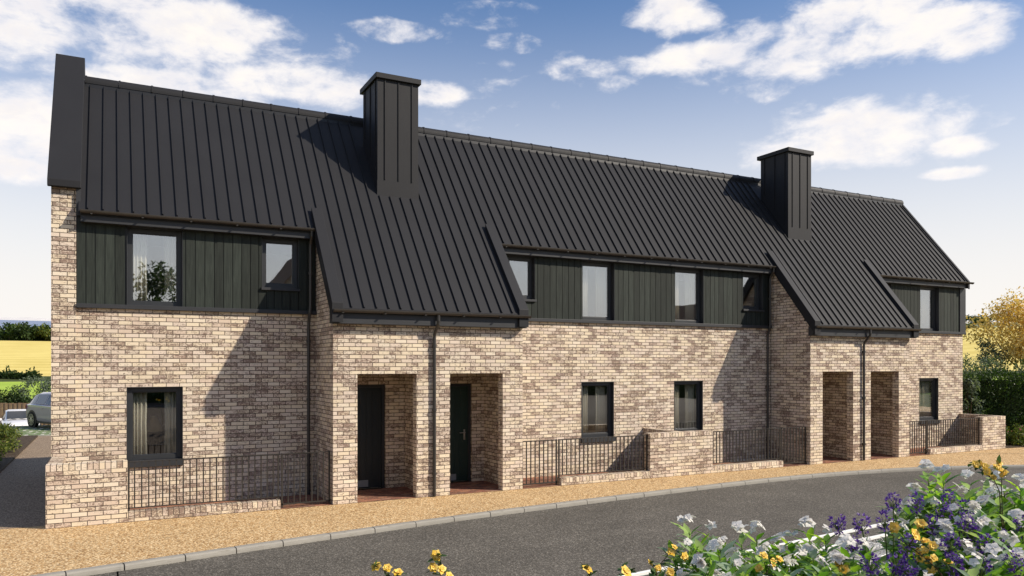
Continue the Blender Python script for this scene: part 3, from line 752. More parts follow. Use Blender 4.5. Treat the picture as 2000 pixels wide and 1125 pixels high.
for x in (.33,1.12):
    for y in (2.08,2.62): mb = MB(); mb.box(x-.02,x+.02,y-.02,y+.02,.02,.76); mb.build('leg', WOOD, tb)
bc = thing('bookcase', 'tall dark bookcase at the back of the room behind the lamp', 'bookcase', (.95, 4.5, .02))
mb = MB(); mb.box(.35,.38,4.35,4.68,.02,2.1); mb.box(1.6,1.63,4.35,4.68,.02,2.1); mb.box(.98,1.01,4.35,4.68,.02,2.1); mb.box(.38,.98,4.655,4.68,.02,2.1); mb.box(1.01,1.6,4.655,4.68,.02,2.1); mb.build('carcass', WOOD, bc)
for z in (.05,.45,.85,1.25,1.65,2.06):
    mb = MB(); mb.box(.38,.98,4.36,4.655,z,z+.03); mb.box(1.01,1.6,4.36,4.655,z,z+.03); mb.build('shelf', WOOD, bc)

# ------------------------------------------------------------------ garden walls and railings
def gwall(label, loc, bodies, caps, kerbs):
    g = thing('garden_wall', label, 'wall', loc, 'low brick garden walls in front of the terrace')
    mb = MB()
    for b in bodies: mb.box(*b)
    mb.build('wall', BRICK, g)
    mb = MB()
    for (x0, x1, y0, y1, z0, z1) in caps:
        L = x1-x0 >= y1-y0
        mb.box(x0, x1, y0, y1, z0, z1)
        k = len(mb.f)-6
        for fi in range(k, k+6):                       # bricks on edge: their long side runs up and across the wall
            pts = [mb.v[i] for i in mb.f[fi]]
            n_ = (Vector(pts[1])-Vector(pts[0])).cross(Vector(pts[2])-Vector(pts[0]))
            ax = max(range(3), key=lambda i: abs(n_[i]))
            if ax == 2: mb.uv[fi] = [((p[0], (p[1]-y0)*.5) if L else (p[1], (p[0]-x0)*.5)) for p in pts]
            else: mb.uv[fi] = [((p[0] if ax == 1 else p[1]), (p[2]-z0)+.001) for p in pts]
    mb.build('coping', ROWLOCK, g)
    return g
TW = .215; H = 1.0
gwall('brick wall at the lane corner, stepping down to a kerb below the first railing', (.9,.1,0),
      [(-.912,.24,0,TW,-.15,H-.108),(-.912,-.70,TW,1.314,-.15,H-.108),(.24,2.69,.004,TW,-.15,.055)],
      [(-.912,.24,0,TW,H-.108,H),(-.912,-.70,TW,1.3145,H-.108,H),(.24,2.69,.003,TW,.055,.163)], 0)
gwall('brick wall block in mid terrace between two railings, with a party wall behind it', (11.8,.1,0),
      [(10.915,12.776,0,TW,-.15,H-.09),(11.735,11.95,TW,1.349,-.15,H-.09),(8.556,10.915,.004,TW,-.15,.055),(12.776,15.113,.004,TW,-.15,.055)],
      [(10.915,12.776,0,TW,H-.09,H+.018),(11.735,11.95,TW,1.349,H-.09,H+.018),(8.556,10.915,.003,TW,.055,.163),(12.776,15.113,.003,TW,.055,.163)], 0)
gwall('brick wall at the far right corner of the terrace beside the planting', (23.8,.1,0),
      [(23.467,24.65,0,TW,-.15,H-.1),(24.435,24.65,TW,1.349,-.15,H-.1),(20.972,23.467,.004,TW,-.15,.055)],
      [(23.467,24.65,0,TW,H-.1,H+.008),(24.435,24.65,TW,1.349,H-.1,H+.008),(20.972,23.467,.003,TW,.055,.163)], 0)
def bars_mesh(h):
    mb = MB(); mb.box(-.009,.009,-.009,.009,0,h); return mb
def railing(label, glabel, ka, kb, ga, gb):
    y = .105; zt = .985
    g = thing('railing', label, 'railing', ((ka+kb)/2, y, .163), 'iron railings on the low kerb walls')
    mb = MB(); mb.box(ka+.01, kb-.01, y-.02, y+.02, zt-.014, zt); mb.build('top_rail', IRON, g)
    mb = MB(); mb.box(ka+.01, kb-.01, y-.014, y+.014, .205, .22); mb.build('bottom_rail', IRON, g)
    for x in (ka+.02, kb-.02): mb = MB(); mb.box(x-.014, x+.014, y-.014, y+.014, .164, zt+.004); mb.build('post', IRON, g)
    n = round((kb-ka)/.1065); first = None
    for i in range(1, n):
        x = ka+(kb-ka)*i/n
        if first is None:
            mb = MB(); mb.box(x-.010, x+.010, y-.010, y+.010, .221, zt-.015); first = mb.build('bar', IRON, g); l0 = first.location.copy(); x0 = x
        else: copy_child(first, g, l0+Vector((x-x0,0,0)))
    q = thing('gate', glabel, 'gate', ((ga+gb)/2, y, .006), 'iron gates beside the porches')
    mb = MB(); mb.box(ga+.03, gb-.03, y-.02, y+.02, zt-.014, zt); mb.box(ga+.03, gb-.03, y-.014, y+.014, .06, .085); mb.build('rail', IRON, q)
    for x in (ga+.045, gb-.045): mb = MB(); mb.box(x-.014, x+.014, y-.014, y+.014, .008, zt+.003); mb.build('stile', IRON, q)
    n = round((gb-ga-.09)/.1065); first = None
    for i in range(1, n):
        x = ga+.045+(gb-ga-.09)*i/n
        if first is None:
            mb = MB(); mb.box(x-.010, x+.010, y-.010, y+.010, .086, zt-.015); first = mb.build('bar', IRON, q); l0 = first.location.copy(); x0 = x
        else: copy_child(first, q, l0+Vector((x-x0,0,0)))
railing('dark iron railing below the window nearest the lane', 'iron gate left of the first brick porch', .24, 2.69, 2.69, 3.635)
railing('dark iron railing between the first porch gate and the mid terrace brick block', 'iron gate right of the first brick porch', 8.53, 10.915, 7.605, 8.53)
railing('dark iron railing right of the mid terrace brick block', 'iron gate left of the second brick porch', 12.776, 15.113, 15.113, 16.055)
railing('dark iron railing ending at the far right brick wall', 'iron gate right of the second brick porch', 20.972, 23.467, 20.07, 20.972)

# ------------------------------------------------------------------ vegetation
def rv():
    while True:
        v = Vector((random.uniform(-1,1), random.uniform(-1,1), random.uniform(-1,1)))
        if .05 < v.length < 1: return v
def scatter_leaves(mb, clumps, n, L, W, spread=.55, droop=.25):
    """leaf-sized faces spread through a set of clumps (centre, radius), thicker towards each clump's skin"""
    tot = sum(r*r for _, r in clumps)
    for c, r in clumps:
        for _ in range(int(n*r*r/tot)):
            d = rv().normalized(); k = r*(random.random()**spread)
            p = Vector(c)+Vector((d.x*k, d.y*k, d.z*k*.8))
            dr = (d*.7+rv()*.9+Vector((0,0,-droop))).normalized(); nm = (d+rv()*.8+Vector((0,0,.4))).normalized()
            s = random.uniform(.65, 1.3); mb.leaf(p, dr, nm, L*s, W*s, random.uniform(.0,.4), random.uniform(0,.2))
def tree(name, label, cat, base, h, cr, n, L, W, mat, trunk_h=.35, group=None, nclump=22, squash=.8, limbs=6, tr=None, seed=1):
    random.seed(seed); base = Vector(base); tr = tr or h*.022
    t_ = thing(name, label, cat, base, group)
    c0 = base+Vector((0,0,h*trunk_h+(h-h*trunk_h)*.5)); hz = h*(1-trunk_h)*.5
    mb = MB(); top = base+Vector((random.uniform(-.04,.04)*h, random.uniform(-.04,.04)*h, h*.72))
    mb.tube([base-Vector((0,0,.15)), base+Vector((.01*h,0,h*.2)), base+(top-base)*.6, top], [tr*1.3, tr, tr*.7, tr*.25], 8)
    clumps = []
    for i in range(nclump):
        d = rv().normalized(); k = random.uniform(.35, .86)
        r = cr*random.uniform(.24, .42)
        p = c0+Vector((d.x*cr*k, d.y*cr*k, d.z*hz*k)); clumps.append((p, r))
    for i in range(limbs):
        c, r = clumps[i*len(clumps)//limbs]; s = base+(top-base)*random.uniform(.3, .8); m = (s+c)*.5+Vector((0,0,-.05*h))
        mb.tube([s, m, c], [tr*.45, tr*.3, tr*.1], 6)
    mb.build('trunk', BARK, t_)
    mb = MB(); scatter_leaves(mb, clumps, n, L, W); mb.build('crown', mat, t_)
    return t_
def bush(label, c, rx, ry, h, n, L, W, mat, cat='shrub', name='shrub', group=None, seed=3, blossom=None, nb=0):
    random.seed(seed); c = Vector(c); t_ = thing(name, label, cat, c, group)
    clumps = []
    for i in range(26):
        a = random.uniform(0, 6.283); k = math.sqrt(random.random())*.8; zz = random.uniform(.12, .86)
        sh = math.sqrt(max(.05, 1-(zz-.25)**2*1.3))
        clumps.append((c+Vector((rx*k*sh*math.cos(a), ry*k*sh*math.sin(a), h*zz)), min(rx, ry, h)*random.uniform(.22, .40)))
    mb = MB()
    for i in range(0, 26, 2): mb.tube([c+Vector((random.uniform(-.2,.2)*rx, random.uniform(-.2,.2)*ry, -.1)), (c+clumps[i][0])*.5, clumps[i][0]], [.02, .014, .006], 5)
    mb.build('stem', BROWNSTEM, t_)
    mb = MB(); scatter_leaves(mb, clumps, n, L, W); mb.build('foliage', mat, t_)
    if blossom:
        mb = MB()
        for i in range(nb):
            p, r = random.choice(clumps); d = rv().normalized(); d.z = abs(d.z); q = p+d*r*1.02
            for k in range(4): mb.leaf(q, rv(), d, .035, .03, .2)
        mb.build('blossom', blossom, t_)
    return t_
def hedge(label, a, b, depth, h, n, L, W, mat, z=0.0, seed=5, name='hedge'):
    random.seed(seed); a = Vector((*a, z)); b = Vector((*b, z)); u = (b-a).normalized(); nn = Vector((u.y, -u.x, 0)); ln = (b-a).length
    t_ = thing(name, label, 'hedge', a)
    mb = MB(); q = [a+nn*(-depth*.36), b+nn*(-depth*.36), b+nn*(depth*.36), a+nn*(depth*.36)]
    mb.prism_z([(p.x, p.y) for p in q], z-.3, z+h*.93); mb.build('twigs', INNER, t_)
    mb = MB()
    for i in range(n):
        s = random.uniform(0, ln); f = random.random()
        if f < .62: dd = depth/2*random.choice((1,1,1,-1)); zz = random.uniform(0, h); out = nn*(1 if dd > 0 else -1)
        elif f < .9: dd = random.uniform(-.5,.5)*depth; zz = h; out = Vector((0,0,1))
        else: dd = random.uniform(-.5,.5)*depth; zz = random.uniform(0,h); s = random.choice((0, ln)); out = u*(1 if s > 0 else -1)
        wob = .09*math.sin(s*2.3+zz*1.7)+.06*math.sin(s*5.1-zz*3)
        p = a+u*s+nn*dd+Vector((0,0,zz))+out*(wob+random.uniform(-.16,.05))
        k = random.uniform(.6,1.3); mb.leaf(p, (out*.6+rv()+Vector((0,0,.35))), (out+rv()*.7), L*k, W*k, .25)
        if random.random() < .012:
            for j in range(7): mb.leaf(p+out*.06*j*.6+Vector((0,0,.05*j)), (out*.4+rv()+Vector((0,0,.8))), (out+rv()*.6), L*1.1, W*1.1, .25)
    mb.build('foliage', mat, t_)
    return t_
def gp(u, t, r_only=False):
    p = Pt(u, 700, t); p.z = ground_z(p.x, p.y); return p
# far tree belt beyond the crop field, left of the gable
sp_ = ['pale green round tree', 'dark green spreading tree', 'olive bushy tree']
for i in range(13):
    u = -78+i*19+random.Random(i).uniform(-4,4); p = gp(u, 298+random.Random(i+50).uniform(-5,5))
    tree('field_tree', sp_[i%3]+f' in the far belt beyond the yellow crop', 'tree', p, 7.1+random.Random(i+9).uniform(-.8,.5), 4.3, 1100, .85, .6, (L_VERGE, L_DARK, L_HEDGE)[i%3], .0, 'belt of trees beyond the yellow crop', 16, seed=100+i, limbs=3)
a_ = gp(-90, 300); b_ = gp(170, 300); hedge('dark undergrowth at the foot of the far tree belt', (a_.x, a_.y), (b_.x, b_.y), 3.0, 3.4, 2600, .8, .6, L_DARK, a_.z-.4)
# right: trees on the skyline and the lone oak on the field
for i in range(8):
    u = 1868+i*20; p = gp(u, 405+8*(i%3))
    tree('skyline_tree', 'small dark tree on the right hand skyline', 'tree', p, 3.6+(i%3)*.5, 3.6, 260, .9, .7, L_DARK, .08, 'trees on the right hand skyline', 12, seed=200+i, limbs=2)
p = gp(1911, 292); tree('oak_tree', 'lone dark spreading oak on the crop field right of the terrace', 'tree', p, 4.6, 3.1, 620, .6, .45, L_DARK, .2, None, 16, seed=230)
for i, (u, s) in enumerate(((1889,2.6),(1900,1.5),(1922,1.4))):
    p = gp(u, 290-i); tree('field_bush', ['tall olive bush beside the terrace corner on the far field', 'low bush just left of the lone oak', 'low bush just right of the lone oak'][i], 'bush', p, s, 1.7, 260, .45, .35, (L_VERGE, L_DARK, L_DARK)[i], .05, None, 10, seed=240+i, limbs=2)
# bushes around the bright meadow on the left
hd = [gp(u, 78) for u in (-40, 72)]
hedge('low dark field hedge between the bright meadow and the yellow crop', (hd[0].x, hd[0].y), (hd[1].x, hd[1].y), 1.0, .45, 1500, .22, .15, L_DARK, hd[0].z-.05, name='field_hedge')
p = gp(84, 54.5); bush('big grey green bush behind the silver car and fence', p, 2.0, 1.6, 1.75, 3600, .15, .08, L_GREY, seed=11)
p = gp(2, 52.5); bush('dark bush behind the fence at the left, with a pointed top', p, 1.6, 1.2, 1.1, 2600, .15, .08, L_DARK, seed=12)
p = gp(40, 53); bush('small low bush between the two larger ones behind the fence', p, 1.0, .9, .5, 900, .14, .08, L_DARK, seed=13)
# verge planting by the lane
bush('yellow green feathery shrub beside the lane, before the white car', (-2.98, 12.6, .05), .66, 2.2, .80, 4600, .085, .03, L_VERGE, seed=14)
bush('second yellow green shrub, nearer along the lane edge', (-2.95, 9.4, .05), .66, 1.2, .62, 2400, .085, .03, L_VERGE, seed=15)
bush('dark blue green low plant at the left picture edge by the lane', (-2.78, 7.4, .05), .42, .6, .52, 900, .08, .045, L_GREY, seed=16)
bush('trailing dark ground plant closest to the footway on the left', (-2.85, 5.2, .05), .45, 1.0, .34, 1100, .07, .03, L_DARK, seed=17)
bush('grassy tuft between the lane shrubs and the car park edge', (-3.2, 15.9, .05), .8, 1.3, .42, 1300, .09, .025, L_VERGE, seed=18)
# right side planting
hedge('tall clipped dark green hedge right of the terrace', (26.0, 2.75), (37.0, -3.0), 1.1, 2.22, 34000, .085, .05, L_HEDGE)
bush('pale leafed sprig shrub where the hedge meets the terrace corner', (26.1, 2.05, 0), .5, .45, 2.45, 1100, .12, .06, L_GREY, seed=21)
bush('grey green billowing shrub behind the hedge, nearest the terrace', (32.6, 5.9, 0), 1.7, 1.5, 3.2, 5200, .12, .05, L_GREY, seed=22)
bush('grey green shrub behind the hedge under the golden tree', (35.6, 4.6, 0), 1.8, 1.4, 2.9, 4600, .12, .05, L_GREY, seed=23)
bush('tall blue grey shrub growing into the left side of the golden tree', (36.9, 7.6, 0), 1.0, 1.0, 4.3, 2600, .12, .055, L_GREY, seed=24)
tree('golden_tree', 'golden leafed autumn tree above the hedge at the right', 'tree', (38.8, 7.1, 0), 6.3, 2.8, 12500, .13, .09, L_GOLD, .30, None, 40, seed=31, limbs=14, tr=.11)
for i, (x, y, rx, h) in enumerate(((25.75,.35,.55,.75),(26.6,-.25,.7,.85),(27.9,-.85,.8,.8))):
    bush(['low flowering border plant against the far right brick wall', 'middle low flowering border plant before the clipped hedge', 'low flowering border plant at the right picture edge'][i], (x, y, 0), rx, rx*.8, h, 2300, .075, .035, (L_VERGE, L_HEDGE, L_VERGE)[i], seed=41+i, blossom=P_PINK, nb=26)
mb = MB(); mb.prism_z([(24.66,1.3),(24.66,.02),(25.4,-.06),(27.0,-.85),(29.3,-1.9),(38,-6.5),(38,4),(26,6)], -.2, .03); mb.build('border_soil', SOIL, kind='structure')

# ------------------------------------------------------------------ fence and cars at the car park
fa, fb_ = Vector((-13.5, 43.1)), Vector((2.6, 36.4)); fu = (fb_-fa).normalized(); fn = Vector((fu.y, -fu.x))
fence = thing('timber_fence', 'vertical board timber fence behind the parked cars', 'fence', (-5, 39.3, -1.4))
mb = MB(); n = int((fb_-fa).length/.125); random.seed(61)
for i in range(n):
    p = fa+fu*i*.125; o = fn*(.012 if i % 2 else -.012); w2 = .07; zz = random.uniform(-.02,.02)
    q = [p+o-fn*.009, p+fu*.115+o-fn*.009, p+fu*.115+o+fn*.009, p+o+fn*.009]
    mb.prism_z([(a.x, a.y) for a in q], -1.45, .37+zz)
mb.build('boards', FENCE, fence)
for i in range(0, n, 16):
    p = fa+fu*i*.125-fn*.09; mb = MB(); mb.box(p.x-.05, p.x+.05, p.y-.05, p.y+.05, -1.5, .36); mb.build('post', FENCE, fence)

def car(label, cat, loc, rz, paint, suv=False):
    """hatchback; local x = forward, y = left, z = up (built at the origin and then turned as one thing)"""
    c = thing('parked_car', label, cat, (0,0,0))
    L = 2.12
    # lower body: stations (x, half width, bottom, shoulder height, crown)
    st = [(-L,.62,.42,.72,.78),(-L+.05,.78,.32,.86,.90),(-1.85,.86,.26,.95,.98),(-1.3,.895,.23,.97,1.0),(0,.90,.22,.95,.98),(.75,.895,.22,.93,.97),(1.05,.885,.23,.90,.965),(1.5,.86,.25,.84,.92),(1.85,.80,.27,.76,.84),(L-.04,.70,.32,.68,.72),(L,.58,.40,.60,.63)]
    mb = MB(); rows = []
    for x, w_, b, s_, cr in st:
        k = len(mb.v); ring_ = [(-w_*.90,b),(-w_*.985,b+.10),(-w_,(b+s_)/2),(-w_*.985,s_-.05),(-w_*.90,s_),(-w_*.45,cr),(w_*.45,cr),(w_*.90,s_),(w_*.985,s_-.05),(w_,(b+s_)/2),(w_*.985,b+.10),(w_*.90,b)]
        mb.v += [(x, y, z) for y, z in ring_]; rows.append(k)
    m = 12
    for i in range(len(rows)-1):
        for j in range(m): mb.f.append((rows[i]+j, rows[i+1]+j, rows[i+1]+(j+1)%m, rows[i]+(j+1)%m))
    mb.f.append(tuple(rows[0]+j for j in range(m))); mb.f.append(tuple(rows[-1]+j for j in reversed(range(m))))
    # cabin
    cb_ = [(-1.98,.72,.88,.70,.96),(-1.55,.79,.96,.60,1.36),(-1.2,.81,.97,.60,1.44),(-.3,.82,.96,.61,1.46),(.15,.82,.95,.59,1.42),(.95,.78,.94,.66,.985)]
    rows = []
    for x, wb, zb, wt, zt in cb_:
        k = len(mb.v); mb.v += [(x,-wb,zb),(x,-wt-(wb-wt)*.12,zt-.06),(x,-wt*.8,zt),(x,wt*.8,zt),(x,wt+(wb-wt)*.12,zt-.06),(x,wb,zb)]; rows.append(k)
    for i in range(len(rows)-1):
        for j in range(5): mb.f.append((rows[i]+j, rows[i+1]+j, rows[i+1]+j+1, rows[i]+j+1))
    mb.f.append(tuple(rows[0]+j for j in range(6)))
    bd = mb.build('body', paint, c, smooth=True); es = bd.modifiers.new('es', 'EDGE_SPLIT'); es.split_angle = R(38)
    def cab(x):
        for (a, b) in zip(cb_, cb_[1:]):
            if a[0] <= x <= b[0]: f = (x-a[0])/(b[0]-a[0]); return [a[i]+(b[i]-a[i])*f for i in range(5)]
    for sgn in (-1, 1):                                 # side glass: rear quarter, rear door, front door
        for xs in ((-1.62,-1.12),(-1.06,-.36),(-.29,.52)):
            mb = MB(); lo = []; hi = []
            for i in range(5):
                x = xs[0]+(xs[1]-xs[0])*i/4; _, wb, zb, wt, zt = cab(x); w1 = wt+(wb-wt)*.12; z0 = zb+.02; z1 = zt-.10
                g = lambda z: wb+(w1-wb)*(z-zb)/max(.05, zt-.06-zb)
                if z1 < z0+.02: z1 = z0+.02
                lo.append((x, sgn*(g(z0)+.008), z0)); hi.append((x, sgn*(g(z1)+.008), z1))
            for i in range(4):
                q = (lo[i], lo[i+1], hi[i+1], hi[i]); mb.face(q if sgn < 0 else q[::-1])
            mb.build('side_window', CARGLASS, c)
    def glass_strip(xa, xb, nm):
        mb = MB(); A = cab(xa); B = cab(xb); o = .012*(1 if xb > 0 else -1)
        mb.face([(A[0]+o,-A[3]*.98,A[4]+.006),(B[0]+o,-B[3]*.98,B[4]+.012),(B[0]+o,B[3]*.98,B[4]+.012),(A[0]+o,A[3]*.98,A[4]+.006)] if xb > xa else
                [(A[0]+o,A[3]*.98,A[4]+.006),(B[0]+o,B[3]*.98,B[4]+.012),(B[0]+o,-B[3]*.98,B[4]+.012),(A[0]+o,-A[3]*.98,A[4]+.006)]); mb.build(nm, CARGLASS, c)
    glass_strip(.21, .90, 'windscreen'); glass_strip(-1.60, -1.93, 'rear_window')
    for x in (-1.28, 1.30):
        for sgn in (-1, 1):
            y = sgn*.80
            mb = MB(); mb.lathe((x, y+sgn*.075, .33), (0, sgn, 0), [(0,.385),(.028,.385),(.03,.36)], 28); mb.build('wheel_arch', BLACKP, c)
            mb = MB(); mb.lathe((x, y-sgn*.08, .325), (0, sgn, 0), [(0,.28),(.02,.325),(.18,.325),(.205,.29),(.207,.235)], 28); wh = mb.build('wheel', RUBBER, c, smooth=False)
            mb = MB(); yy = y+sgn*.128
            for k in range(10):
                a = 2*math.pi*k/10+.09*(1 if k % 2 else -1); d = Vector((math.cos(a), 0, math.sin(a))); e = Vector((-d.z, 0, d.x))*.021
                q = [Vector((x, yy, .325))+d*.04-e, Vector((x, yy, .325))+d*.04+e, Vector((x, yy, .325))+d*.225+e*.8, Vector((x, yy, .325))+d*.225-e*.8]
                mb.face(q if sgn < 0 else q[::-1])
            mb.lathe((x, yy-sgn*.004, .325), (0, sgn, 0), [(0,.05),(.012,.05),(.016,.03)], 14)
            for k in range(28):
                a, b = 2*math.pi*k/28, 2*math.pi*(k+1)/28
                q = [(x+r_*math.cos(t_), yy, .325+r_*math.sin(t_)) for r_, t_ in ((.215,a),(.235,a),(.235,b),(.215,b))]
                mb.face(q if sgn > 0 else q[::-1])
            mb.build('rim', STEEL, wh)
    # front: grille with lamps, badge, plate, lower intake; mirrors; handles; tail lamps
    mb = MB(); mb.prism_z([(2.06,-.50),(2.135,-.42),(2.135,.42),(2.06,.50)], .585, .655); mb.build('grille', BLACKP, c)
    for sgn in (-1, 1):
        mb = MB(); q = [(1.80,sgn*.80),(1.87,sgn*.835),(2.12,sgn*.66),(2.15,sgn*.44),(2.05,sgn*.44)]
        mb.prism_z(q, .60, .70); mb.build('headlight', LAMPG, c, bevel=.01)
        mb = MB(); mb.prism_z([(.62,sgn*.84),(.74,sgn*.86),(.74,sgn*1.03),(.62,sgn*1.05),(.56,sgn*.98)], .93, 1.06); mb.build('wing_mirror', paint, c, bevel=.015)
        mb = MB(); mb.prism_z([(-2.13,sgn*.52),(-2.05,sgn*.80),(-1.86,sgn*.885),(-1.86,sgn*.80),(-2.05,sgn*.52)], .74, .90); mb.build('tail_light', m_plain('red_lamp', (.25,.01,.01), .2), c, bevel=.008)
        for x in (-.42, .50): mb = MB(); mb.box(x-.11, x+.09, sgn*.905-.018, sgn*.905+.018, .80, .83); mb.build('door_handle', paint, c, bevel=.006)
        mb = MB(); mb.box(-1.0, 1.0, sgn*.86-.03, sgn*.86+.03, .20, .27); mb.build('side_skirt', BLACKP, c)
    mb = MB(); mb.prism_z([(2.03,-.66),(2.135,-.5),(2.135,.5),(2.03,.66)], .40, .53); mb.build('lower_intake', BLACKP, c)
    mb = MB(); mb.box(2.136,2.15,-.26,.26,.41,.52); mb.build('number_plate', PLATE, c)
    mb = MB(); ce = Vector((2.145,0,.645))              # round badge: ring with a V above a W
    for k in range(34):
        a, b = 2*math.pi*k/24, 2*math.pi*(k+1)/24
        mb.face([(ce.x+.008, ce.y+r_*math.cos(t_), ce.z+r_*math.sin(t_)) for r_, t_ in ((.058,a),(.07,a),(.07,b),(.058,b))])
    def stroke(p, q):
        p = Vector((ce.x+.01, ce.y+p[0], ce.z+p[1])); q = Vector((ce.x+.01, ce.y+q[0], ce.z+q[1])); e = (q-p).normalized(); n_ = Vector((0, -e.z, e.y))*.006
        mb.face([p-n_, q-n_, q+n_, p+n_])
    for P_ in ([(-.03,.052),(0,.008)],[(0,.008),(.03,.052)],[(-.052,.028),(-.024,-.05)],[(-.024,-.05),(0,.0)],[(0,.0),(.024,-.05)],[(.024,-.05),(.052,.028)]): stroke(*P_)
    mb.build('badge', STEEL, c)
    mb = MB()
    for sgn in (-1,1): mb.tube([(.98,sgn*.2,.985),(.93,sgn*.2-.25,1.02)], .008, 5)
    mb.build('wiper', BLACKP, c)
    c.location = loc; c.rotation_euler = (0,0,rz); return c
f = Vector((.47, -.883)); ang = math.atan2(f.y, f.x); wc = Vector((-2.80, 23.05)); side = Vector((f.y, -f.x))
cc = wc+f*1.28-side*.80
car('silver grey hatchback parked beside the lane, half hidden by the gable', 'car', (cc.x, cc.y, ground_z(cc.x, cc.y)+.035), ang, CARGREY)
p = gp(25, 41.3); d = Vector((CAM.x-p.x, CAM.y-p.y)); f2 = math.atan2(d.y, d.x)
car('white hatchback facing the lane, in front of the timber fence', 'car', (p.x+.2, p.y+1.2, ground_z(p.x, p.y+1.2)+.0), f2+.05, CARWHITE)

# ------------------------------------------------------------------ homes and trees across the road (they show in the window panes)
def far_house(label, x, y, w_, dpt, eave, ridge):
    h = thing('gabled_house', label, 'house', (x, y, 0), 'gabled houses across the road')
    mb = MB(); k = len(mb.v)
    for yy in (y-dpt/2, y+dpt/2): mb.v += [(x-w_/2,yy,-.3),(x+w_/2,yy,-.3),(x+w_/2,yy,eave),(x,yy,ridge),(x-w_/2,yy,eave)]
    mb.f += [(4,3,2,1,0),(5,6,7,8,9),(0,1,6,5),(1,2,7,6),(4,0,5,9)]; mb.build('wall', BRICK, h)
    mb = MB(); o = .3; s = (ridge-eave)/(w_/2)
    for sg in (-1, 1):
        a = [(x, ridge+.12), (x+sg*(w_/2+o), eave-o*s+.12), (x+sg*(w_/2+o), eave-o*s), (x, ridge)]
        k = len(mb.v)
        for yy in (y-dpt/2-.2, y+dpt/2+.2): mb.v += [(px, yy, pz) for px, pz in a]
        mb.f += [(k,k+1,k+2,k+3),(k+7,k+6,k+5,k+4),(k,k+4,k+5,k+1),(k+1,k+5,k+6,k+2),(k+2,k+6,k+7,k+3)]
    mb.build('roof', SLATE, h)
    for wx in (-w_*.27, w_*.27):
        for wz in (.9, 3.5):
            mb = MB(); mb.box(x+wx-.6, x+wx+.6, y+dpt/2+.002, y+dpt/2+.05, wz, wz+1.25); mb.build('window', CARGLASS, h)
for i, (x, y) in enumerate(((11.8,-37),(48,-41),(60,-36))):
    far_house(['gabled brick house across the road, nearest the lane', 'middle gabled brick house across the road', 'gabled brick house across the road at the right'][i], x, y, 8.6, 9, 5.2 if i != 1 else 4.4, 10.3 if i != 1 else 8.2)
tree('broadleaf_tree', 'round leafy tree across the road left of the nearest house', 'tree', (2.0,-38,.3), 9.6, 3.2, 2600, .32, .2, L_DARK, .25, 'trees across the road', seed=71)
tree('broadleaf_tree', 'smaller leafy tree across the road beside the nearest house', 'tree', (5.4,-36,.3), 7.6, 2.0, 1800, .3, .2, L_DARK, .25, 'trees across the road', seed=72)
tree('broadleaf_tree', 'leafy tree across the road between the two right hand houses', 'tree', (37.5,-36,.3), 6.6, 2.6, 1800, .3, .2, L_DARK, .25, 'trees across the road', seed=73)
hedge('long boundary hedge across the road behind the planted bank', (-30,-29.5), (75,-29.5), 1.2, 2.3, 7000, .3, .2, L_DARK, seed=74)

# ------------------------------------------------------------------ foreground planting
def bank_z(x, y): return -.07+.58*sm(-y, 8.2, 10.4)+.05*math.sin(x*2.1+y)*math.sin(y*1.7)
def flower_mesh(name, mat, parent, p, petals=5, r=.042, w_=.036, cup=.35, dbl=False):
    mb = MB()
    for k in range(petals):
        a = 2*math.pi*k/petals+random.uniform(-.12,.12); d = Vector((math.cos(a), math.sin(a), cup*random.uniform(.4,1.2)))
        mb.leaf(Vector(p)+Vector((0,0,0)), d, (0,0,1), r*random.uniform(.85,1.1), w_, random.uniform(-.05,.25), random.uniform(.1,.35), 3)
    if dbl:
        for k in range(petals):
            a = 2*math.pi*(k+.5)/petals; d = Vector((math.cos(a), math.sin(a), 1.0)); mb.leaf(Vector(p), d, (0,0,1), r*.62, w_*.7, .2, .2, 2)
    mb.lathe(Vector(p)-Vector((0,0,.006)), (0,0,1), [(0,.003),(.01,.005),(.014,.003)], 6)
    return mb.build(name, mat, parent, smooth=True)
def face_rot(d): return Vector(d).to_track_quat('Z', 'Y').to_euler()
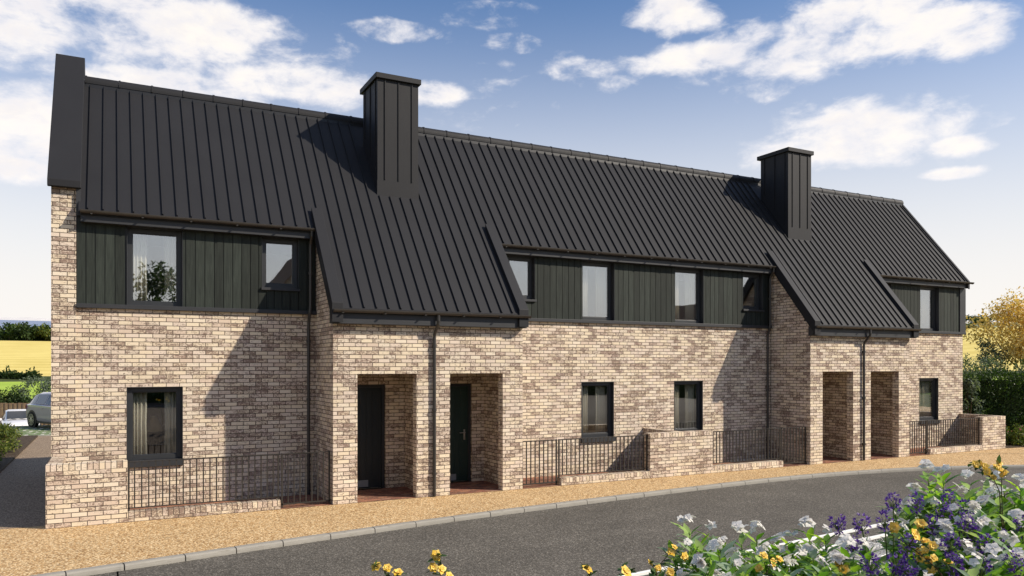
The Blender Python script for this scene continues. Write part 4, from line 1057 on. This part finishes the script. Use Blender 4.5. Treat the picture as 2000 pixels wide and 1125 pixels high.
def white_shrub(label, tips, t0, seed, fill=5, fl=5, mat=None, lk=1.0):
    """broad-leaved shrub whose shoots end at the given places (pixel column, row, metres from the eye)"""
    random.seed(seed); pts = [Pt(u, v, t0+dt) for u, v, dt in tips]
    cx = sum(p.x for p in pts)/len(pts); cy = sum(p.y for p in pts)/len(pts); base = Vector((cx+.05, cy-.10, bank_z(cx, cy)))
    g = thing('white_flowered_shrub', label, 'shrub', base, 'white flowered shrubs in the foreground bed')
    shoots = [(p, True) for p in pts]
    for p in pts:
        for k in range(fill):
            q = p+Vector((random.uniform(-.20,.20), random.uniform(-.18,.18), -random.uniform(.06,.5))); shoots.append((q, random.random() < .25))
    ms = MB(); ml = MB(); fls = []
    for p, flo in shoots:
        b = base+Vector((random.uniform(-.08,.08), random.uniform(-.08,.08), 0)); m = b+(p-b)*.55+Vector(((p.x-b.x)*.12, (p.y-b.y)*.12, .08))
        ms.tube([b-Vector((0,0,.05)), m, p], [.008, .006, .004], 5)
        axis = (p-m).normalized(); n = random.randint(15, 22); ph = random.uniform(0,6)
        for k in range(n):
            f = k/n; q = p-axis*(.34*(1-f)**1.2); a = ph+k*2.4
            side = (axis.orthogonal()); side.rotate(Matrix.Rotation(a, 3, axis)); d = side*random.uniform(.7,1)+axis*(.35+.8*f)
            L = lk*random.uniform(.12,.20)*(1-.25*f); ml.leaf(q, d, axis+side*-.3, L, L*random.uniform(.25,.33), random.uniform(.1,.35), random.uniform(.05,.4), 3)
        if flo:
            for k in range(random.randint(max(1,fl-3), fl)):
                dd = (axis*1.1+rv()*.8+Vector((0,0,.3))).normalized(); dc = (CAM-p).normalized(); fls.append((p+axis*.02+dd*random.uniform(.04,.08), (dd+dc*.8).normalized()))
    ms.build('stem', STEM, g); ml.build('foliage', mat or L_FRESH, g, smooth=True)
    proto = None
    for q, d in fls:
        if proto is None: proto = [flower_mesh('flower', P_WHITE, g, q, 5, .043, .037, .3)]; proto[0].rotation_euler = face_rot(d)
        else: copy_child(proto[0], g, q-base, (face_rot(d).x, face_rot(d).y, random.uniform(0,6)), random.uniform(.6,.95))
    return g
A = [
 ('white flowered shrub at the left end of the bed, beside the yellow kerria', [(1346,1040,0),(1388,1048,.1),(1405,1085,-.3)], 4.6),
 ('white flowered shrub second from the left in the front bed', [(1448,1058,.1),(1478,1052,0),(1430,1100,-.3)], 4.5),
 ('white flowered shrub in the middle of the front clump with broad pale leaves', [(1520,1072,.2),(1492,1095,-.3),(1545,1068,.3)], 4.7),
 ('white flowered shrub leaning over the left end of the white rail', [(1578,1042,.3),(1612,1056,.1),(1588,1090,-.3)], 4.7),
 ('white flowered shrub just below the white rails', [(1655,1082,0),(1690,1085,.1),(1640,1116,-.3)], 4.2),
 ('white flowered shrub at the lowest picture edge, left half of the bed', [(1380,1118,-.3),(1450,1125,-.4),(1540,1122,-.4),(1600,1124,-.4)], 4.3),
 ('tall white flowered shrub at the top of the right clump by the road', [(1812,930,.2),(1842,938,.1),(1790,975,0)], 5.0),
 ('white flowered shrub behind the violet spikes, left of the right clump', [(1775,1003,.2),(1768,1048,0),(1822,1000,.2)], 4.7),
 ('white flowered shrub in the upper middle of the right clump', [(1892,948,.2),(1880,975,0),(1925,962,.3)], 4.9),
 ('white flowered shrub at the upper right picture edge', [(1960,950,.2),(1994,958,.1),(1950,985,0)], 4.9),
 ('white flowered shrub in the middle of the right clump', [(1930,1002,0),(1868,1020,0),(1905,1015,-.1)], 4.5),
 ('white flowered shrub at the right picture edge, halfway down the bed', [(1985,1030,0),(1926,1045,-.1),(1975,1075,-.2)], 4.3),
 ('shaded white flowered shrub low in the right clump', [(1850,1055,0),(1838,1090,-.1),(1885,1090,-.2)], 4.3),
 ('shaded white flowered shrub in the bottom right corner', [(1940,1105,-.2),(1985,1115,-.2),(1900,1122,-.3)], 4.1)]
for i, (lb, tips, t0) in enumerate(A): white_shrub(lb, tips, t0, 300+i, 13 if i < 6 else 14, 6, L_FRESH, 1.05 if i < 6 else 1.12)

def spike(label, u, v, t0, lean, seed, group='violet flower spikes in the foreground bed'):
    random.seed(seed); top = Pt(u, v, t0); base = Vector((top.x+lean[0], top.y+lean[1], 0)); base.z = bank_z(base.x, base.y)
    g = thing('violet_flower', label, 'flower', base, group)
    mb = MB(); m = base+(top-base)*.6+Vector((-lean[0]*.12, -lean[1]*.12, .02)); mb.tube([base-Vector((0,0,.04)), m, top], [.0055,.0048,.004], 6)
    for k in range(26):
        d = rv().normalized(); d.z = d.z*.7+.35; mb.tube([top-Vector((0,0,.035)), top+d*.035], [.0012,.001], 4, False)
    mb.build('stem', STEM, g)
    mb = MB()
    for k in range(34):
        d = rv().normalized(); q = top+Vector((d.x*.036, d.y*.036, d.z*.055+.008)); 
        for j in range(5):
            mb.leaf(q, d*.55+rv()*.8, d, random.uniform(.016,.026), .0085, .2, .1)
    mb.build('flower_head', P_PURP, g)
    mb = MB()
    for k in range(5):
        a = random.uniform(0,6.28); d = Vector((math.cos(a)*.5, math.sin(a)*.5, 1)); mb.leaf(base+Vector((0,0,-.03)), d, (math.cos(a), math.sin(a), -.3), random.uniform(.4,.6), .028, .15, .35, 5)
    mb.build('strap_leaf', L_DULL, g, smooth=True)
SP = [(1636,1024,4.5,'leftmost violet flower spike, leaning over the white rails'),(1683,1028,4.4,'violet flower spike second from the left, in front of the white rails'),
 (1728,1020,4.6,'violet flower head just above the far end of the white rails'),(1745,985,4.7,'violet flower spike standing against the road, left of the right clump'),
 (1789,984,4.7,'violet flower spike against the road, touching the fresh green leaves'),(1820,1026,4.4,'violet flower head right of the yellow blooms'),
 (1842,1004,4.5,'lower of the close pair of violet spikes in the right clump'),(1854,980,4.6,'topmost violet spike in the right clump'),
 (1888,998,4.5,'violet spike right of the topmost pair'),(1884,1026,4.3,'violet spike below the one right of the topmost pair'),(1898,1040,4.3,'violet spike with a bare stem in the middle of the right clump'),
 (1856,1068,4.1,'violet spike low between the dark leaves of the right clump'),(1926,1070,4.1,'broad violet head low at the right'),(1955,1058,4.2,'violet head touching the broad one low at the right'),
 (1700,1106,4.0,'violet head at the lower left of the violet group'),(1666,1070,4.3,'small violet head beneath the white rails'),(1752,1102,4.0,'violet head at the bottom edge, left of the yellow twig'),
 (1774,1114,3.9,'violet head at the bottom edge touching the yellow twig'),(1916,1114,3.9,'violet head at the bottom edge near the right corner'),(1980,1106,3.9,'violet head in the bottom right corner'),
 (1996,1030,4.3,'violet head cut by the right picture edge'),(1772,1068,4.2,'violet head half hidden behind the yellow blooms'),(1862,1108,4.0,'violet head at the bottom edge under the dark leaves')]
for i, (u, v, t0, lb) in enumerate(SP):
    ln = (.10+.05*math.sin(i*1.7), -.02+.05*math.cos(i*2.1)) if i > 1 else (.26, -.12)
    spike(lb, u, v, t0, ln, 400+i)

def kerria(label, stem, flowers, t0, seed, nleaf=9, fk=1.0):
    random.seed(seed); pts = [Pt(u, v, t0) for u, v in stem]; b = pts[-1]; base = Vector((b.x+.10, b.y-.12, 0)); base.z = bank_z(base.x, base.y)
    g = thing('yellow_flowered_shrub', label, 'shrub', base, 'yellow flowered twigs in the foreground bed')
    mb = MB(); path = [base-Vector((0,0,.04)), base+(b-base)*.5+Vector((.03,0,0))]+pts[::-1]; n = len(path)
    mb.tube(path, [.0045-.003*i/(n-1) for i in range(n)], 6)
    fl = [(Pt(u, v, t0-.02+random.uniform(-.05,.05)), s) for u, v, s in flowers]
    for q, s in fl:
        c = min((p+(pts[i+1]-p)*f for i, p in enumerate(pts[:-1]) for f in (0,.25,.5,.75,1)), key=lambda p: (p-q).length); mb.tube([c, (c+q)*.5+Vector((0,0,-.006)), q], [.0025,.002,.0016], 5)
    mb.build('stem', BROWNSTEM, g)
    mb = MB()
    for k in range(nleaf):
        i = random.randrange(len(pts)-1); q = pts[i]+(pts[i+1]-pts[i])*random.random(); d = rv(); d.z = d.z*.4+.25
        L = random.uniform(.045,.075); mb.leaf(q, d, rv()*.5+Vector((0,0,1)), L, L*.52, random.uniform(.1,.3), random.uniform(.05,.3), 3)
    for q, s in fl:
        for k in range(2): d = rv(); d.z *= .4; L = random.uniform(.04,.06); mb.leaf(q-Vector((0,0,.012)), d, rv()*.4+Vector((0,0,1)), L, L*.5, .2, .15, 3)
    for k in range(nleaf):
        q = base+(b-base)*random.uniform(.3,1); d = rv(); d.z = d.z*.4+.2; L = random.uniform(.05,.08); mb.leaf(q, d, rv()*.5+Vector((0,0,1)), L, L*.52, .2, .2, 3)
    mb.build('foliage', L_DULL, g, smooth=True)
    for q, s in fl:
        d = Vector((CAM.x-q.x, CAM.y-q.y, 0)).normalized()*.7+Vector((.25,-.1,.5))+rv()*.55
        s = s**.5; o = flower_mesh('flower', P_YEL, g, q, 6, .028*s*fk, .026*s*fk, .4, True); o.rotation_euler = face_rot(d)
    return g
KR = [
 ('yellow flowered twig furthest left at the bottom edge, with three blooms', [(733,1104),(752,1116),(768,1140)], [(735,1107,.9),(756,1110,.7),(777,1118,1.1)], 4.2),
 ('yellow flowered twig near the middle of the bottom edge, one bloom on top', [(852,1076),(857,1100),(862,1140)], [(852,1086,1.1),(846,1109,.9),(863,1113,.8),(878,1126,.7)], 4.2),
 ('single yellow bloom on a twig at the bottom edge, right of the middle', [(1134,1098),(1148,1112),(1156,1145)], [(1148,1112,1.2)], 4.1),
 ('yellow flowered twig with one broad bloom left of the white flowered shrubs', [(1212,1106),(1226,1120),(1232,1150)], [(1223,1117,1.25)], 4.1),
 ('yellow flowered twig leaning over the left white flowered shrub', [(1315,1068),(1300,1090),(1280,1112),(1290,1150)], [(1311,1079,1.1),(1318,1069,.8),(1337,1088,1.1),(1270,1099,.8),(1285,1110,.7),(1310,1118,1.1)], 4.2),
 ('yellow flowered twig amid the front white flowers', [(1500,1082),(1505,1100),(1490,1140)], [(1492,1085,.9),(1510,1099,1.2),(1522,1092,.9),(1482,1110,.9)], 4.0),
 ('yellow flowered twig below the white rails', [(1640,1092),(1648,1112),(1650,1150)], [(1636,1099,.9),(1648,1113,1.4)], 3.9),
 ('dark twig with many yellow blooms crossing the violet spikes', [(1735,1040),(1775,1066),(1800,1085),(1830,1110),(1850,1140)], [(1747,1031,1.3),(1788,1045,1.5),(1798,1024,1.5),(1808,1057,.9),(1822,1067,1.1),(1806,1074,.9),(1796,1077,.8),(1797,1093,.9),(1814,1095,1.0),(1824,1090,.8),(1852,1098,.9),(1820,1114,1.0)], 3.9),
 ('yellow flowered twig standing highest, against the kerb at the right', [(1898,903),(1920,922),(1942,938),(1952,960),(1955,1010)], [(1905,907,.9),(1913,906,.7),(1924,911,.9),(1928,922,.8),(1941,932,.7)], 4.4),
 ('upright yellow flowered twig beside the highest one', [(1950,904),(1957,925),(1956,950),(1958,1010)], [(1951,907,1.0),(1946,912,.7),(1953,916,.7),(1962,922,.7),(1958,928,.7)], 4.4)]
for i, (lb, st_, fl_, t0) in enumerate(KR): kerria(lb, st_, fl_, t0, 500+i, 9, 1.25 if i < 4 else 1.0)

# white painted bench frame with a shaggy throw, low in the bed
bz = 1.05
bench = thing('garden_bench', 'white slatted garden bench half hidden by violet and white flowers', 'bench', (5.2, -9.9, .4))
pa, pb = Vector((3.2, -9.57)), Vector((7.2, -9.13)); bu = (pb-pa).normalized(); bn = Vector((bu.y, -bu.x))
def rail(p, q, z, w_=.022, h=.035, nm='rail'):
    p = Vector(p); q = Vector(q); d = (q-p).normalized(); n_ = Vector((d.y, -d.x))*w_
    mb = MB(); mb.prism_z([(a.x, a.y) for a in (p-n_, p+n_, q+n_, q-n_)], z-h, z+h*.3); mb.build(nm, WHITEPAINT, bench, bevel=.004)
rail(pa, pb, bz, .012, .022)
for o in (.20, .42, .64): rail(pa+bn*o+bu*(.9+o), pb+bn*o-bu*.3, bz-.03, .012, .022)
for s in (.9, 1.55, 2.2, 2.85, 3.5): rail(pa+bu*s+bn*.03, pa+bu*s+bn*.72, bz-.075, .013, .022, 'cross_bar')
for s in (.3, 2.0, 3.7):
    for o in (.02, .62):
        q = pa+bu*s+bn*o; mb = MB(); mb.box(q.x-.022, q.x+.022, q.y-.022, q.y+.022, bank_z(q.x, q.y)-.05, bz-.11); mb.build('leg', WHITEPAINT, bench)
random.seed(90); mb = MB()
for i in range(2600):
    s = random.uniform(1.6, 2.7); o = random.uniform(.30, .95); q = pa+bu*s+bn*o; z = bz-.02-max(0, o-.66)*.9
    mb.leaf((q.x, q.y, z), rv()*.8+Vector((0,-.2,.15)), (0,0,1), random.uniform(.04,.08), .007, .1, .3)
thr = mb.build('shaggy_throw', FUR); tag(thr, 'shaggy white throw lying over the white garden bench', 'throw')
#@@END
